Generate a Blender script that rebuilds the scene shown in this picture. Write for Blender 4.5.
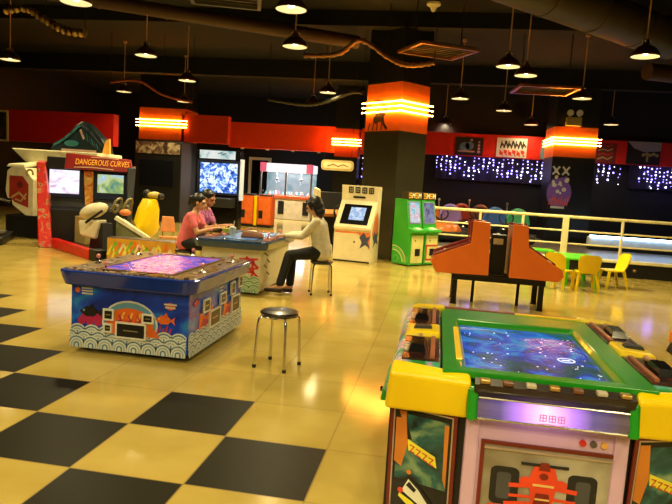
import bpy, bmesh, math, random
from mathutils import Vector, Matrix
random.seed(7)
PI = math.pi
SC = bpy.context.scene
COL = SC.collection
for o in list(bpy.data.objects): bpy.data.objects.remove(o)

# ------------------------------------------------------------------ camera
PITCH, ROLL, YAW, EYE = math.radians(6.163), math.radians(3.61), math.radians(9.103), 1.4847
cam_d = bpy.data.cameras.new('camera'); cam = bpy.data.objects.new('camera', cam_d); COL.objects.link(cam)
cam_d.sensor_fit = 'HORIZONTAL'; cam_d.sensor_width = 36.0; cam_d.lens = 620.24 / 672 * 36.0
cam_d.clip_start = 0.05; cam_d.clip_end = 100
_f = Vector((0, math.cos(PITCH), -math.sin(PITCH))); _r = Vector((1, 0, 0)); _u = _r.cross(_f)
_r2 = _r * math.cos(ROLL) + _u * math.sin(ROLL); _u2 = _u * math.cos(ROLL) - _r * math.sin(ROLL)
_m = Matrix((_r2, _u2, -_f)).transposed()
cam.matrix_world = Matrix.Translation((0, 0, EYE)) @ Matrix.Rotation(YAW, 4, 'Z') @ _m.to_4x4()
SC.camera = cam

# ------------------------------------------------------------------ world, exposure
w = bpy.data.worlds.new('night'); SC.world = w; w.use_nodes = True
w.node_tree.nodes['Background'].inputs[0].default_value = (1.0, 0.75, 0.4, 1)
w.node_tree.nodes['Background'].inputs[1].default_value = 0.004
SC.view_settings.view_transform = 'Standard'; SC.view_settings.look = 'None'
SC.view_settings.exposure = 0.0; SC.view_settings.gamma = 1.0; SC.view_settings.use_curve_mapping = False
LAMP_COL = (1.0, 0.82, 0.40); LAMP_W = 320.0

# ------------------------------------------------------------------ materials
MATS = {}
def mat(name, col, rough=0.5, metal=0.0, em=None, es=0.0, var=0.12, scale=6.0, bump=0.0, trans=0.0, alpha=1.0, coat=0.0):
    if name in MATS: return MATS[name]
    m = bpy.data.materials.new(name); m.use_nodes = True; nt = m.node_tree; b = nt.nodes['Principled BSDF']
    b.inputs['Roughness'].default_value = rough; b.inputs['Metallic'].default_value = metal
    tc = nt.nodes.new('ShaderNodeTexCoord'); n = nt.nodes.new('ShaderNodeTexNoise')
    n.inputs['Scale'].default_value = scale; n.inputs['Detail'].default_value = 4
    nt.links.new(tc.outputs['Object'], n.inputs['Vector'])
    r = nt.nodes.new('ShaderNodeValToRGB')
    c = Vector(col)
    r.color_ramp.elements[0].position = 0.3; r.color_ramp.elements[1].position = 0.7
    r.color_ramp.elements[0].color = (*[max(0, x * (1 - var)) for x in c], 1)
    r.color_ramp.elements[1].color = (*[min(1, x * (1 + var)) for x in c], 1)
    nt.links.new(n.outputs['Fac'], r.inputs['Fac']); nt.links.new(r.outputs['Color'], b.inputs['Base Color'])
    if em is not None:
        b.inputs['Emission Color'].default_value = (*em, 1); b.inputs['Emission Strength'].default_value = es
    if bump:
        bp = nt.nodes.new('ShaderNodeBump'); bp.inputs['Strength'].default_value = bump
        nt.links.new(n.outputs['Fac'], bp.inputs['Height']); nt.links.new(bp.outputs['Normal'], b.inputs['Normal'])
    if trans: b.inputs['Transmission Weight'].default_value = trans
    if coat: b.inputs['Coat Weight'].default_value = coat
    if alpha < 1: b.inputs['Alpha'].default_value = alpha
    MATS[name] = m; return m

def ramp_mat(name, stops, scale=5.0, detail=6.0, rough=0.3, es=0.0, dist=1.0, kind='noise', stretch=(1, 1, 1), metal=0.0):
    """colour patches of an artwork or a lit screen; es > 0 makes it give off light"""
    if name in MATS: return MATS[name]
    m = bpy.data.materials.new(name); m.use_nodes = True; nt = m.node_tree; b = nt.nodes['Principled BSDF']
    b.inputs['Roughness'].default_value = rough; b.inputs['Metallic'].default_value = metal
    tc = nt.nodes.new('ShaderNodeTexCoord'); mp = nt.nodes.new('ShaderNodeMapping'); mp.inputs['Scale'].default_value = stretch
    nt.links.new(tc.outputs['Object'], mp.inputs['Vector'])
    if kind == 'voronoi':
        n = nt.nodes.new('ShaderNodeTexVoronoi'); n.inputs['Scale'].default_value = scale; out = n.outputs['Color']
        bw = nt.nodes.new('ShaderNodeRGBToBW'); nt.links.new(out, bw.inputs[0]); out = bw.outputs[0]
    else:
        n = nt.nodes.new('ShaderNodeTexNoise'); n.inputs['Scale'].default_value = scale
        n.inputs['Detail'].default_value = detail; n.inputs['Distortion'].default_value = dist; out = n.outputs['Fac']
    nt.links.new(mp.outputs[0], n.inputs['Vector'])
    r = nt.nodes.new('ShaderNodeValToRGB'); e = r.color_ramp.elements
    while len(e) < len(stops): e.new(0.5)
    for k, (p, c) in enumerate(stops): e[k].position = p; e[k].color = (*c, 1)
    nt.links.new(out, r.inputs['Fac'])
    if es > 0:
        b.inputs['Base Color'].default_value = (0.01, 0.01, 0.015, 1)
        nt.links.new(r.outputs[0], b.inputs['Emission Color']); b.inputs['Emission Strength'].default_value = es
    else: nt.links.new(r.outputs[0], b.inputs['Base Color'])
    MATS[name] = m; return m

def glass_mat():
    if 'clear glass' in MATS: return MATS['clear glass']
    m = bpy.data.materials.new('clear glass'); m.use_nodes = True; nt = m.node_tree
    nt.nodes.remove(nt.nodes['Principled BSDF']); out = nt.nodes['Material Output']
    t = nt.nodes.new('ShaderNodeBsdfTransparent'); g = nt.nodes.new('ShaderNodeBsdfGlossy'); g.inputs['Roughness'].default_value = 0.03
    mx = nt.nodes.new('ShaderNodeMixShader'); mx.inputs[0].default_value = 0.06
    nt.links.new(t.outputs[0], mx.inputs[1]); nt.links.new(g.outputs[0], mx.inputs[2]); nt.links.new(mx.outputs[0], out.inputs[0])
    MATS['clear glass'] = m; return m

# ------------------------------------------------------------------ mesh builder
class Frame:
    def __init__(s, o, ex, ey):
        s.o = Vector(o); s.ex = Vector(ex).normalized(); s.ey = Vector(ey); s.ey = (s.ey - s.ex * s.ey.dot(s.ex)).normalized(); s.n = s.ex.cross(s.ey)
    def p(s, x, y, z=0): return s.o + s.ex * x + s.ey * y + s.n * z

class MB:
    def __init__(s): s.v = []; s.f = []; s.m = []; s.sm = []
    def add(s, vs, fs, m=0, smooth=False):
        b = len(s.v); s.v += [Vector(v) for v in vs]
        for f in fs: s.f.append([b + i for i in f]); s.m.append(m); s.sm.append(smooth)
        return s
    def box(s, lo, hi, m=0):
        (a, b, c), (d, e, g) = lo, hi
        vs = [(a, b, c), (d, b, c), (d, e, c), (a, e, c), (a, b, g), (d, b, g), (d, e, g), (a, e, g)]
        return s.add(vs, [(3, 2, 1, 0), (4, 5, 6, 7), (0, 1, 5, 4), (1, 2, 6, 5), (2, 3, 7, 6), (3, 0, 4, 7)], m)
    def hexa(s, bot, top, m=0):
        n = len(bot); vs = list(bot) + list(top)
        return s.add(vs, [tuple(reversed(range(n))), tuple(range(n, 2 * n))] + [(i, (i + 1) % n, n + (i + 1) % n, n + i) for i in range(n)], m)
    def plate(s, F, pts, t=0.002, m=0, z=0.0):
        a = sum(pts[i][0] * pts[(i + 1) % len(pts)][1] - pts[(i + 1) % len(pts)][0] * pts[i][1] for i in range(len(pts)))
        if a < 0: pts = list(reversed(pts))
        return s.hexa([F.p(x, y, z) for x, y in pts], [F.p(x, y, z + t) for x, y in pts], m)
    def rect(s, F, x0, y0, x1, y1, t=0.002, m=0, z=0.0): return s.plate(F, [(x0, y0), (x1, y0), (x1, y1), (x0, y1)], t, m, z)
    def frame(s, F, x0, y0, x1, y1, b, t=0.004, m=0, z=0.0):
        s.rect(F, x0, y0, x1, y0 + b, t, m, z); s.rect(F, x0, y1 - b, x1, y1, t, m, z)
        s.rect(F, x0, y0 + b, x0 + b, y1 - b, t, m, z); return s.rect(F, x1 - b, y0 + b, x1, y1 - b, t, m, z)
    def disc(s, F, cx, cy, r, t=0.002, m=0, z=0.0, n=20, a0=0, a1=2 * PI, ry=None):
        ry = ry or r; full = abs(a1 - a0 - 2 * PI) < 1e-6
        pts = [(cx + r * math.cos(a0 + (a1 - a0) * k / n), cy + ry * math.sin(a0 + (a1 - a0) * k / n)) for k in range(n if full else n + 1)]
        return s.plate(F, pts, t, m, z)
    def ring(s, F, cx, cy, r0, r1, t=0.002, m=0, z=0.0, n=16, a0=0, a1=PI):
        for k in range(n):
            b, c = a0 + (a1 - a0) * k / n, a0 + (a1 - a0) * (k + 1) / n
            s.plate(F, [(cx + r0 * math.cos(b), cy + r0 * math.sin(b)), (cx + r1 * math.cos(b), cy + r1 * math.sin(b)),
                        (cx + r1 * math.cos(c), cy + r1 * math.sin(c)), (cx + r0 * math.cos(c), cy + r0 * math.sin(c))], t, m, z)
        return s
    def stroke(s, F, pts, wd, t=0.002, m=0, z=0.0):
        for (x0, y0), (x1, y1) in zip(pts, pts[1:]):
            dx, dy = x1 - x0, y1 - y0; l = math.hypot(dx, dy) or 1; nx, ny = -dy / l * wd / 2, dx / l * wd / 2; ex, ey = dx / l * wd * .3, dy / l * wd * .3
            s.plate(F, [(x0 + nx - ex, y0 + ny - ey), (x0 - nx - ex, y0 - ny - ey), (x1 - nx + ex, y1 - ny + ey), (x1 + nx + ex, y1 + ny + ey)], t, m, z)
        return s
    def cyl(s, p0, p1, r0, r1=None, n=16, m=0, cap=True):
        r1 = r0 if r1 is None else r1; p0, p1 = Vector(p0), Vector(p1); d = (p1 - p0).normalized()
        a = d.orthogonal().normalized(); b = d.cross(a)
        vs = [p0 + (a * math.cos(2 * PI * k / n) + b * math.sin(2 * PI * k / n)) * r0 for k in range(n)] + \
             [p1 + (a * math.cos(2 * PI * k / n) + b * math.sin(2 * PI * k / n)) * r1 for k in range(n)]
        s.add(vs, [(k, (k + 1) % n, n + (k + 1) % n, n + k) for k in range(n)], m, True)
        if cap: s.add(vs, [tuple(reversed(range(n))), tuple(range(n, 2 * n))], m)
        return s
    def tube(s, path, r, n=10, m=0, closed=False):
        P = [Vector(p) for p in path]; N = len(P); rings = []; ref = None
        for i in range(N):
            if closed: d = P[(i + 1) % N] - P[i - 1]
            else: d = P[min(i + 1, N - 1)] - P[max(i - 1, 0)]
            d.normalize()
            a = d.orthogonal().normalized() if ref is None else (ref - d * ref.dot(d)).normalized()
            ref = a; b = d.cross(a); rr = r(i / (N - 1)) if callable(r) else r
            rings.append([P[i] + (a * math.cos(2 * PI * k / n) + b * math.sin(2 * PI * k / n)) * rr for k in range(n)])
        vs = [v for q in rings for v in q]; fs = []
        for i in range(N if closed else N - 1):
            j = (i + 1) % N
            fs += [(i * n + k, i * n + (k + 1) % n, j * n + (k + 1) % n, j * n + k) for k in range(n)]
        s.add(vs, fs, m, True)
        if not closed: s.add(rings[0], [tuple(reversed(range(n)))], m); s.add(rings[-1], [tuple(range(n))], m)
        return s
    def lathe(s, c, prof, n=24, m=0):
        c = Vector(c); vs = []; fs = []
        for r, z in prof:
            for k in range(n): vs.append(c + Vector((r * math.cos(2 * PI * k / n), r * math.sin(2 * PI * k / n), z)))
        for i in range(len(prof) - 1):
            for k in range(n): fs.append((i * n + k, i * n + (k + 1) % n, (i + 1) * n + (k + 1) % n, (i + 1) * n + k))
        return s.add(vs, fs, m, True)
    def ball(s, c, r, m=0, n=12, sc=(1, 1, 1)):
        c = Vector(c); h = n // 2; vs = [c + Vector((0, 0, -r * sc[2]))]; fs = []
        for i in range(1, h):
            t = -PI / 2 + PI * i / h
            for k in range(n): vs.append(c + Vector((r * sc[0] * math.cos(t) * math.cos(2 * PI * k / n), r * sc[1] * math.cos(t) * math.sin(2 * PI * k / n), r * sc[2] * math.sin(t))))
        vs.append(c + Vector((0, 0, r * sc[2]))); T = len(vs) - 1
        for k in range(n): fs.append((0, 1 + (k + 1) % n, 1 + k)); fs.append((T, 1 + (h - 2) * n + k, 1 + (h - 2) * n + (k + 1) % n))
        for i in range(h - 2):
            for k in range(n): a = 1 + i * n; fs.append((a + k, a + (k + 1) % n, a + n + (k + 1) % n, a + n + k))
        return s.add(vs, fs, m, True)
    def text(s, F, body, size, x, y, m=0, ext=0.002, z=0.0, sx=1.0, shear=0.0):
        cu = bpy.data.curves.new('lettering', 'FONT'); cu.body = body; cu.size = size; cu.align_x = 'CENTER'; cu.align_y = 'CENTER'; cu.extrude = ext / 2; cu.shear = shear; cu.resolution_u = 3
        ob = bpy.data.objects.new('lettering', cu); COL.objects.link(ob); bpy.context.view_layer.update()
        me = bpy.data.meshes.new_from_object(ob.evaluated_get(bpy.context.evaluated_depsgraph_get()))
        s.add([F.p(x + v.co.x * sx, y + v.co.y, z + ext / 2 + v.co.z) for v in me.vertices], [tuple(p.vertices) for p in me.polygons], m)
        bpy.data.objects.remove(ob); bpy.data.meshes.remove(me); bpy.data.curves.remove(cu); return s
    def build(s, name, mats, parent=None, off=None, bevel=0.0, seg=2):
        if not isinstance(mats, (list, tuple)): mats = [mats]
        o0 = Vector((0, 0, 0)) if off is None else Vector(off)
        me = bpy.data.meshes.new(name); me.from_pydata([v - o0 for v in s.v], [], s.f)
        for mm in mats: me.materials.append(mm)
        for p, k, q in zip(me.polygons, s.m, s.sm): p.material_index = k; p.use_smooth = q
        bm = bmesh.new(); bm.from_mesh(me)
        if any(s.sm): bmesh.ops.remove_doubles(bm, verts=bm.verts, dist=1e-5)
        bmesh.ops.recalc_face_normals(bm, faces=bm.faces); bm.to_mesh(me); bm.free()
        if any(s.sm): me.set_sharp_from_angle(angle=math.radians(40))
        ob = bpy.data.objects.new(name, me); COL.objects.link(ob)
        if parent is not None: ob.parent = parent
        elif off is not None: ob.location = o0
        if bevel:
            bv = ob.modifiers.new('bevel', 'BEVEL'); bv.width = bevel; bv.segments = seg; bv.limit_method = 'ANGLE'; bv.angle_limit = math.radians(35)
        return ob

def tag(o, label, cat, group=None, kind=None):
    o['label'] = label; o['category'] = cat
    if group: o['group'] = group
    if kind: o['kind'] = kind
    return o
def thing(name, label, cat, loc, rz=0.0, group=None):
    o = bpy.data.objects.new(name, None); COL.objects.link(o); o.empty_display_size = 0.1
    o.location = loc; o.rotation_euler = (0, 0, rz); return tag(o, label, cat, group)
def structure(name, mb, m, label=None, cat=None):
    o = mb.build(name, m); o['kind'] = 'structure'
    o['label'] = label or name.replace('_', ' '); o['category'] = cat or name.split('_')[0]
    return o
def copy_tree(o, parent=None):
    c = o.copy(); COL.objects.link(c)
    if parent is not None: c.parent = parent
    for ch in list(o.children): copy_tree(ch, c)
    return c

# common materials
BLACK = mat('black laminate', (0.006, 0.006, 0.007), 0.45)
BLKGLOSS = mat('black gloss', (0.005, 0.005, 0.006), 0.15)
RUBBER = mat('black rubber', (0.012, 0.012, 0.012), 0.8)
CHROME = mat('chrome', (0.75, 0.73, 0.7), 0.15, 1.0, var=0.03)
STEEL = mat('brushed steel', (0.5, 0.48, 0.45), 0.35, 1.0)
WHITE = mat('white plastic', (0.8, 0.78, 0.72), 0.35, var=0.04)
CREAM = mat('cream laminate', (0.82, 0.72, 0.45), 0.4, var=0.06)
YELLOW = mat('yellow plastic', (0.98, 0.70, 0.0), 0.3, var=0.05, coat=0.3)
GREEN = mat('bright green plastic', (0.012, 0.27, 0.01), 0.3, var=0.08, coat=0.3)
RED = mat('red laminate', (0.55, 0.012, 0.008), 0.35, var=0.1)
ORANGE = mat('orange panel', (1.0, 0.20, 0.02), 0.4, var=0.05)
NEON = mat('neon tube', (1, 0.8, 0.4), 0.4, em=(1.0, 0.5, 0.06), es=60.0, var=0.0)

# ------------------------------------------------------------------ room shell
def floor_material():
    m = bpy.data.materials.new('chequered polished floor tiles'); m.use_nodes = True; nt = m.node_tree; b = nt.nodes['Principled BSDF']; L = nt.links
    def N(t, **k):
        n = nt.nodes.new(t)
        for a, v in k.items(): setattr(n, a, v)
        return n
    def M(op, a, c=None):
        n = N('ShaderNodeMath', operation=op)
        for i, q in enumerate((a, c)):
            if q is None: continue
            if isinstance(q, (int, float)): n.inputs[i].default_value = q
            else: L.new(q, n.inputs[i])
        return n.outputs[0]
    tc = N('ShaderNodeTexCoord'); sp = N('ShaderNodeSeparateXYZ'); L.new(tc.outputs['Object'], sp.inputs[0])
    gx = M('DIVIDE', M('ADD', sp.outputs[0], 1.1121), 0.6); gy = M('DIVIDE', M('SUBTRACT', sp.outputs[1], 3.3204), 0.6)
    u, v = M('FLOOR', gx), M('FLOOR', gy); s = M('ADD', u, v)
    odd = M('FLOORED_MODULO', s, 2.0)
    def eq(a, k): return M('LESS_THAN', M('ABSOLUTE', M('SUBTRACT', a, k)), 0.5)
    cells = M('MAXIMUM', M('MULTIPLY', eq(u, -1), eq(v, 0)), M('MULTIPLY', eq(u, 0), eq(v, -1)))
    blk = M('MAXIMUM', M('MULTIPLY', odd, M('LESS_THAN', s, -2.5)), cells)
    def edge(g): 
        fr = M('FRACT', g); return M('MINIMUM', fr, M('SUBTRACT', 1.0, fr))
    grout = M('LESS_THAN', M('MINIMUM', edge(gx), edge(gy)), 0.008)
    n1 = N('ShaderNodeTexNoise'); n1.inputs['Scale'].default_value = 2.2; n1.inputs['Detail'].default_value = 8; L.new(tc.outputs['Object'], n1.inputs['Vector'])
    r1 = N('ShaderNodeValToRGB'); r1.color_ramp.elements[0].position = .3; r1.color_ramp.elements[1].position = .7
    r1.color_ramp.elements[0].color = (0.45, 0.325, 0.075, 1); r1.color_ramp.elements[1].color = (0.56, 0.42, 0.115, 1); L.new(n1.outputs[0], r1.inputs[0])
    # each tile a little lighter or darker
    cb = N('ShaderNodeCombineXYZ'); L.new(u, cb.inputs[0]); L.new(v, cb.inputs[1])
    wn = N('ShaderNodeTexWhiteNoise'); wn.noise_dimensions = '2D'; L.new(cb.outputs[0], wn.inputs['Vector'])
    hsv = N('ShaderNodeHueSaturation'); L.new(M('ADD', M('MULTIPLY', wn.outputs['Value'], 0.12), 0.94), hsv.inputs['Value']); L.new(r1.outputs[0], hsv.inputs['Color'])
    r2 = N('ShaderNodeValToRGB'); r2.color_ramp.elements[0].color = (0.006, 0.005, 0.0015, 1); r2.color_ramp.elements[1].color = (0.018, 0.014, 0.004, 1); L.new(n1.outputs[0], r2.inputs[0])
    mx = N('ShaderNodeMix', data_type='RGBA'); L.new(blk, mx.inputs[0]); L.new(hsv.outputs[0], mx.inputs[6]); L.new(r2.outputs[0], mx.inputs[7])
    mg = N('ShaderNodeMix', data_type='RGBA'); L.new(M('MULTIPLY', grout, 0.6), mg.inputs[0]); L.new(mx.outputs[2], mg.inputs[6]); mg.inputs[7].default_value = (0.33, 0.22, 0.07, 1)
    L.new(mg.outputs[2], b.inputs['Base Color'])
    r3 = N('ShaderNodeMapRange'); r3.inputs[3].default_value = 0.07; r3.inputs[4].default_value = 0.15; L.new(n1.outputs[0], r3.inputs[0]); L.new(M('ADD', r3.outputs[0], M('MULTIPLY', blk, 0.30)), b.inputs['Roughness'])
    L.new(M('SUBTRACT', 0.28, M('MULTIPLY', blk, 0.2)), b.inputs['Specular IOR Level'])
    return m
structure('floor', MB().box((-15, -4, -0.1), (10, 27, 0)), floor_material(), 'polished tiled floor, black and cream chequered at the left')
CEIL = mat('dark ceiling', (0.0018, 0.0014, 0.001), 0.9, bump=0.2)
WALLB = mat('matt black wall', (0.005, 0.005, 0.006), 0.7)
structure('ceiling', MB().box((-15, -4, 5.0), (10, 27, 5.1)), CEIL, 'dark painted ceiling slab above the ducts')
structure('wall_back', MB().box((-15, 26, 0), (10, 26.1, 5)), WALLB, 'black back wall behind the claw machine')
structure('wall_left', MB().box((-15.1, -4, 0), (-15, 27, 5)), WALLB)
structure('wall_right', MB().box((10, -4, 0), (10.1, 27, 5)), WALLB)
structure('wall_front', MB().box((-15, -4.1, 0), (10, -4, 5)), mat('dim wall behind viewer', (0.05, 0.035, 0.02), 0.8))
# rink wall and its raised floor
structure('wall_rink', MB().box((-0.6, 20.6, 0), (9.9, 20.8, 5)), mat('navy black curtain wall', (0.004, 0.004, 0.012), 0.8, bump=0.3, scale=14))
structure('trim_rink_floor', MB().box((-0.2, 13.32, 0.0), (9.9, 20.6, 0.3)), mat('grey rink floor', (0.16, 0.14, 0.13), 0.3), 'raised grey floor of the bumper car rink', 'floor')

# bulkheads
REDP = mat('red bulkhead paint', (0.66, 0.012, 0.006), 0.45, var=0.06)
REDO = mat('orange red bulkhead paint', (0.98, 0.07, 0.014), 0.45, var=0.06)
structure('trim_1', MB().box((-14.9, 17.0, 2.2), (-9.5, 17.3, 3.12)), REDP, 'red bulkhead above the driving machines at far left', 'bulkhead')
structure('trim_2', MB().box((-9.15, 21.0, 2.66), (-7.44, 21.3, 3.62)), REDO, 'red bulkhead right of the left glowing pillar', 'bulkhead')
structure('trim_3', MB().box((-8.1, 23.0, 2.68), (-1.5, 23.3, 3.62)), REDO, 'long red bulkhead above the claw machine', 'bulkhead')
structure('trim_4', MB().box((-0.6, 20.3, 2.66), (9.8, 20.58, 3.36)), REDP, 'red band above the bumper car rink', 'bulkhead')

# ------------------------------------------------------------------ pillars with neon bands
def pillar(idx, near, e1, e2, z0, z1, ztop, base_mat, label, panel):
    """square pillar; near corner, two side vectors; z0..z1 is the glowing band"""
    n = Vector((*near, 0)); a = Vector((*e1, 0)); b = Vector((*e2, 0))
    sh = [n, n + a, n + a + b, n + b]
    root = thing('pillar', label, 'pillar', (n + (a + b) / 2))
    off = root.location.copy()
    up = lambda z: [p + Vector((0, 0, z)) for p in sh]
    MB().hexa(up(0), up(z0), 0).build('shaft', base_mat, root, off)
    MB().hexa(up(z1 + 0.02), up(ztop), 0).build('shaft_top', BLACK, root, off)
    ctr = off; g = lambda k: [ctr + (p - ctr) * k for p in sh]
    MB().hexa([p + Vector((0, 0, z0)) for p in g(1.0)], [p + Vector((0, 0, z1)) for p in g(1.0)]).build('light_band', panel, root, off)
    H = z1 - z0
    for k, fz in enumerate((0.60, 0.50, 0.40) if idx == 1 else (0.62, 0.52, 0.42)):
        z = z0 + H * fz; mb = MB()
        for (p, q) in ((sh[3], sh[0]), (sh[0], sh[1])):
            d = (q - p).normalized(); nrm = Vector((d.y, -d.x, 0))
            mb.cyl(p + nrm * 0.032 - d * 0.10 + Vector((0, 0, z)), q + nrm * 0.032 + d * 0.10 + Vector((0, 0, z)), 0.011, n=8)
        mb.build('neon_tube', NEON, root, off)
    return root
PANEL = mat('orange lit panel', (0.92, 0.14, 0.01), 0.5, var=0.05)
p1 = pillar(1, (-0.91, 12.78), (0.54, 0.64), (-0.78, 0.66), 2.66, 3.64, 5, mat('dark stone cladding', (0.035, 0.028, 0.01), 0.35, bump=0.1),
       'square dark pillar with glowing orange band behind the green machines', PANEL)
p2 = pillar(2, (2.98, 18.0), (1.13, 0.06), (-0.06, 1.13), 2.64, 3.46, 5, BLACK, 'black pillar with glowing orange band standing in the bumper rink', PANEL)
p3 = pillar(3, (-10.75, 21.0), (1.7, 0.0), (0, 1.2), 2.68, 3.8, 5, BLACK, 'pillar with yellow neon band at left, above the driving machines', PANEL)
p4 = pillar(4, (-3.85, 22.2), (.85, 0.0), (0, 0.7), 2.5, 3.5, 5, BLACK, 'far red pillar with white neon strips left of the main pillar', REDO)
# dark swirl figure painted on the main pillar's left band
F = Frame(Vector((-0.91, 12.78, 2.66)) + Vector((-0.78, 0.66, 0)), (0.78, -0.66, 0), (0, 0, 1))
mb = MB(); mb.disc(F, 0.42, 0.31, 0.13, 0.004, 0, 0.003); mb.disc(F, 0.33, 0.24, 0.09, 0.004, 0, 0.003); mb.disc(F, 0.52, 0.36, 0.07, 0.004, 0, 0.003)
mb.ring(F, 0.32, 0.32, 0.30, 0.325, 0.004, 0, 0.003, 18, 0.2, 2.6)
mb.stroke(F, [(0.45, 0.4), (0.52, 0.28), (0.55, 0.15), (0.65, 0.05)], 0.06, 0.004, 0, 0.003)
for k in range(4): mb.stroke(F, [(0.1 + k * 0.13, 0.02), (0.14 + k * 0.12, 0.16 + 0.05 * k)], 0.025, 0.004, 0, 0.003)
mb.build('painted_swirl', mat('dark brown paint', (0.05, 0.008, 0.003), 0.6), p1, p1.location)
# ornate badge on the rink pillar
F = Frame((2.99, 17.995, 1.22), (1.13, 0.06, 0), (0, 0, 1.))
mb = MB(); rnd = random.Random(3)
mb.disc(F, 0.25, 0.42, 0.33, 0.004, 0, 0.004, 24, ry=0.42)
for cx, cy in ((0.12, 1.04), (0.38, 1.04)):
    mb.stroke(F, [(cx - 0.08, cy - 0.1), (cx + 0.08, cy + 0.1)], 0.05, 0.004, 1, 0.008); mb.stroke(F, [(cx - 0.08, cy + 0.1), (cx + 0.08, cy - 0.1)], 0.05, 0.004, 1, 0.008)
    mb.disc(F, cx, cy - 0.02, 0.05, 0.004, 1, 0.008, 10)
for k in range(26):
    mb.disc(F, 0.25 + rnd.uniform(-.2, .2), 0.55 + rnd.uniform(-.3, .32), rnd.uniform(.03, .065), 0.003, 1 if k % 2 else 0, 0.01 + 0.0004 * k, 9)
for k in range(9): mb.stroke(F, [(0.0 + k * 0.06, 0.1), (0.03 + k * 0.06, 0.24 + 0.05 * (k % 3))], 0.03, 0.003, 2, 0.022)
mb.rect(F, 0.05, 0.0, 0.42, 0.06, 0.003, 1, 0.022)
mb.build('badge', [mat('badge purple', (0.32, 0.14, 0.65), 0.5), mat('badge pale', (0.95, 0.9, 0.75), 0.5), mat('badge red', (0.95, 0.18, 0.15), 0.5)], p2, p2.location)

# ------------------------------------------------------------------ pendant lamps
BRONZE = mat('dark bronze shade', (0.10, 0.03, 0.012), 0.3, 0.6)
INNER = mat('white enamel reflector', (0.85, 0.8, 0.65), 0.35)
BULB = mat('lamp bulb', (1, 0.9, 0.7), 0.4, em=(1.0, 0.86, 0.55), es=9.0, var=0)
CORD = mat('tan lamp rod', (0.5, 0.3, 0.14), 0.5)
def pendant():
    t = thing('pendant_lamp', '', 'lamp', (0, 0, 3.65), 0, 'dome pendant lamps under the ceiling')
    MB().lathe((0, 0, 0), [(0.2, 0.0), (0.205, 0.012), (0.19, 0.06), (0.13, 0.13), (0.07, 0.165), (0.055, 0.17)], 24).build('lamp_shade', BRONZE, t)
    MB().lathe((0, 0, 0), [(0.196, 0.004), (0.182, 0.055), (0.122, 0.122), (0.05, 0.155), (0.0, 0.158)], 24).build('reflector', INNER, t)
    nk = MB().cyl((0, 0, 0.17), (0, 0, 0.25), 0.055, 0.04, 16)
    for k in range(6): nk.ball((0.058 * math.cos(k * PI / 3), 0.058 * math.sin(k * PI / 3), 0.225), 0.012, 1, 8)
    nk.build('socket', [BRONZE, CHROME], t)
    MB().ball((0, 0, 0.085), 0.055, 0, 12, (1, 1, 1.2)).build('bulb', BULB, t)
    MB().cyl((0, 0, 0.25), (0, 0, 1.36), 0.011, n=8).cyl((0, 0, 1.3), (0, 0, 1.35), 0.05, n=12).build('hanging_rod', CORD, t)
    ld = bpy.data.lights.new('lamp_light', 'SPOT'); ld.energy = LAMP_W; ld.color = LAMP_COL; ld.spot_size = math.radians(150); ld.spot_blend = 0.7; ld.shadow_soft_size = 0.12
    lo = bpy.data.objects.new('lamp_light', ld); COL.objects.link(lo); lo.location = (0, 0, 0.0); lo.parent = t
    return t
lamps = [
 (-4.92, 7.78, 'bronze dome pendant lamp cut by the top edge of the photo, left of centre'),
 (-9.07, 12.0, 'bronze dome pendant lamp hanging at the far left edge above the driving machines'),
 (-5.60, 11.13, 'bronze dome pendant lamp hanging left, between the left edge and the neon pillar, high up'),
 (-5.95, 13.87, 'bronze dome pendant lamp hanging just right above the left neon pillar'),
 (-8.75, 16.17, 'small distant pendant lamp left of the left neon pillar, above the red twin driving machine'),
 (-7.71, 17.81, 'small distant pendant lamp touching the top of the left red bulkhead'),
 (-2.04, 7.92, 'large pendant lamp at top centre, uppermost of the pair one above the other'),
 (-2.49, 10.03, 'pendant lamp at top centre, lower of the pair one above the other'),
 (-3.62, 17.01, 'small far pendant lamp left of the main pillar, lower left of two on long rods'),
 (-2.82, 14.87, 'small far pendant lamp closest to the left side of the main glowing pillar'),
 (0.97, 11.1, 'pendant lamp right of the main pillar, left and larger of two side by side'),
 (1.36, 11.86, 'pendant lamp right of the main pillar, right and lower of two side by side'),
 (2.83, 10.04, 'largest pendant lamp at the upper right by the end of the duct'),
 (2.85, 14.29, 'pendant lamp hanging right above the rink pillar'),
 (0.29, 14.99, 'small pendant lamp just right of the main glowing pillar'),
 (1.46, 16.79, 'small pendant lamp below the pair of pendants right of the main pillar'),
 (2.55, 19.74, 'tiny far pendant lamp left of the rink pillar above the white poster'),
 (-0.01, 20.58, 'tiny far pendant lamp beside the main pillar above the red band'),
 (4.61, 18.82, 'tiny far pendant lamp right of the rink pillar above the red band'),
 (-2.6, 5.0, 'added fill pendant lamp out of frame above the blue fish table'), (0.4, 4.6, 'added fill pendant lamp out of frame above the racing table'),  # from here on unseen pendants, added to light the foreground
 (3.0, 6.2, 'added fill pendant lamp out of frame above the floor at right'), (-5.2, 3.6, 'added fill pendant lamp out of frame above the black tiles'),
 (-1.2, 1.2, 'added fill pendant lamp out of frame just ahead of the viewer'), (1.9, 0.9, 'added fill pendant lamp out of frame ahead right of the viewer'),
 (-8.2, 7.4, 'added fill pendant lamp out of frame at far left'), (0.6, -1.6, 'added fill pendant lamp out of frame behind the viewer'),
]
lamps += [(-0.9, -2.6, 'added fill pendant lamp out of frame behind the viewer at left'), (2.4, -2.4, 'added fill pendant lamp out of frame behind the viewer at right'), (-3.6, -1.0, 'added fill pendant lamp out of frame left of the viewer')]  # more unseen pendants, added to brighten the front faces
lamp0 = pendant()
dim = None
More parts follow.
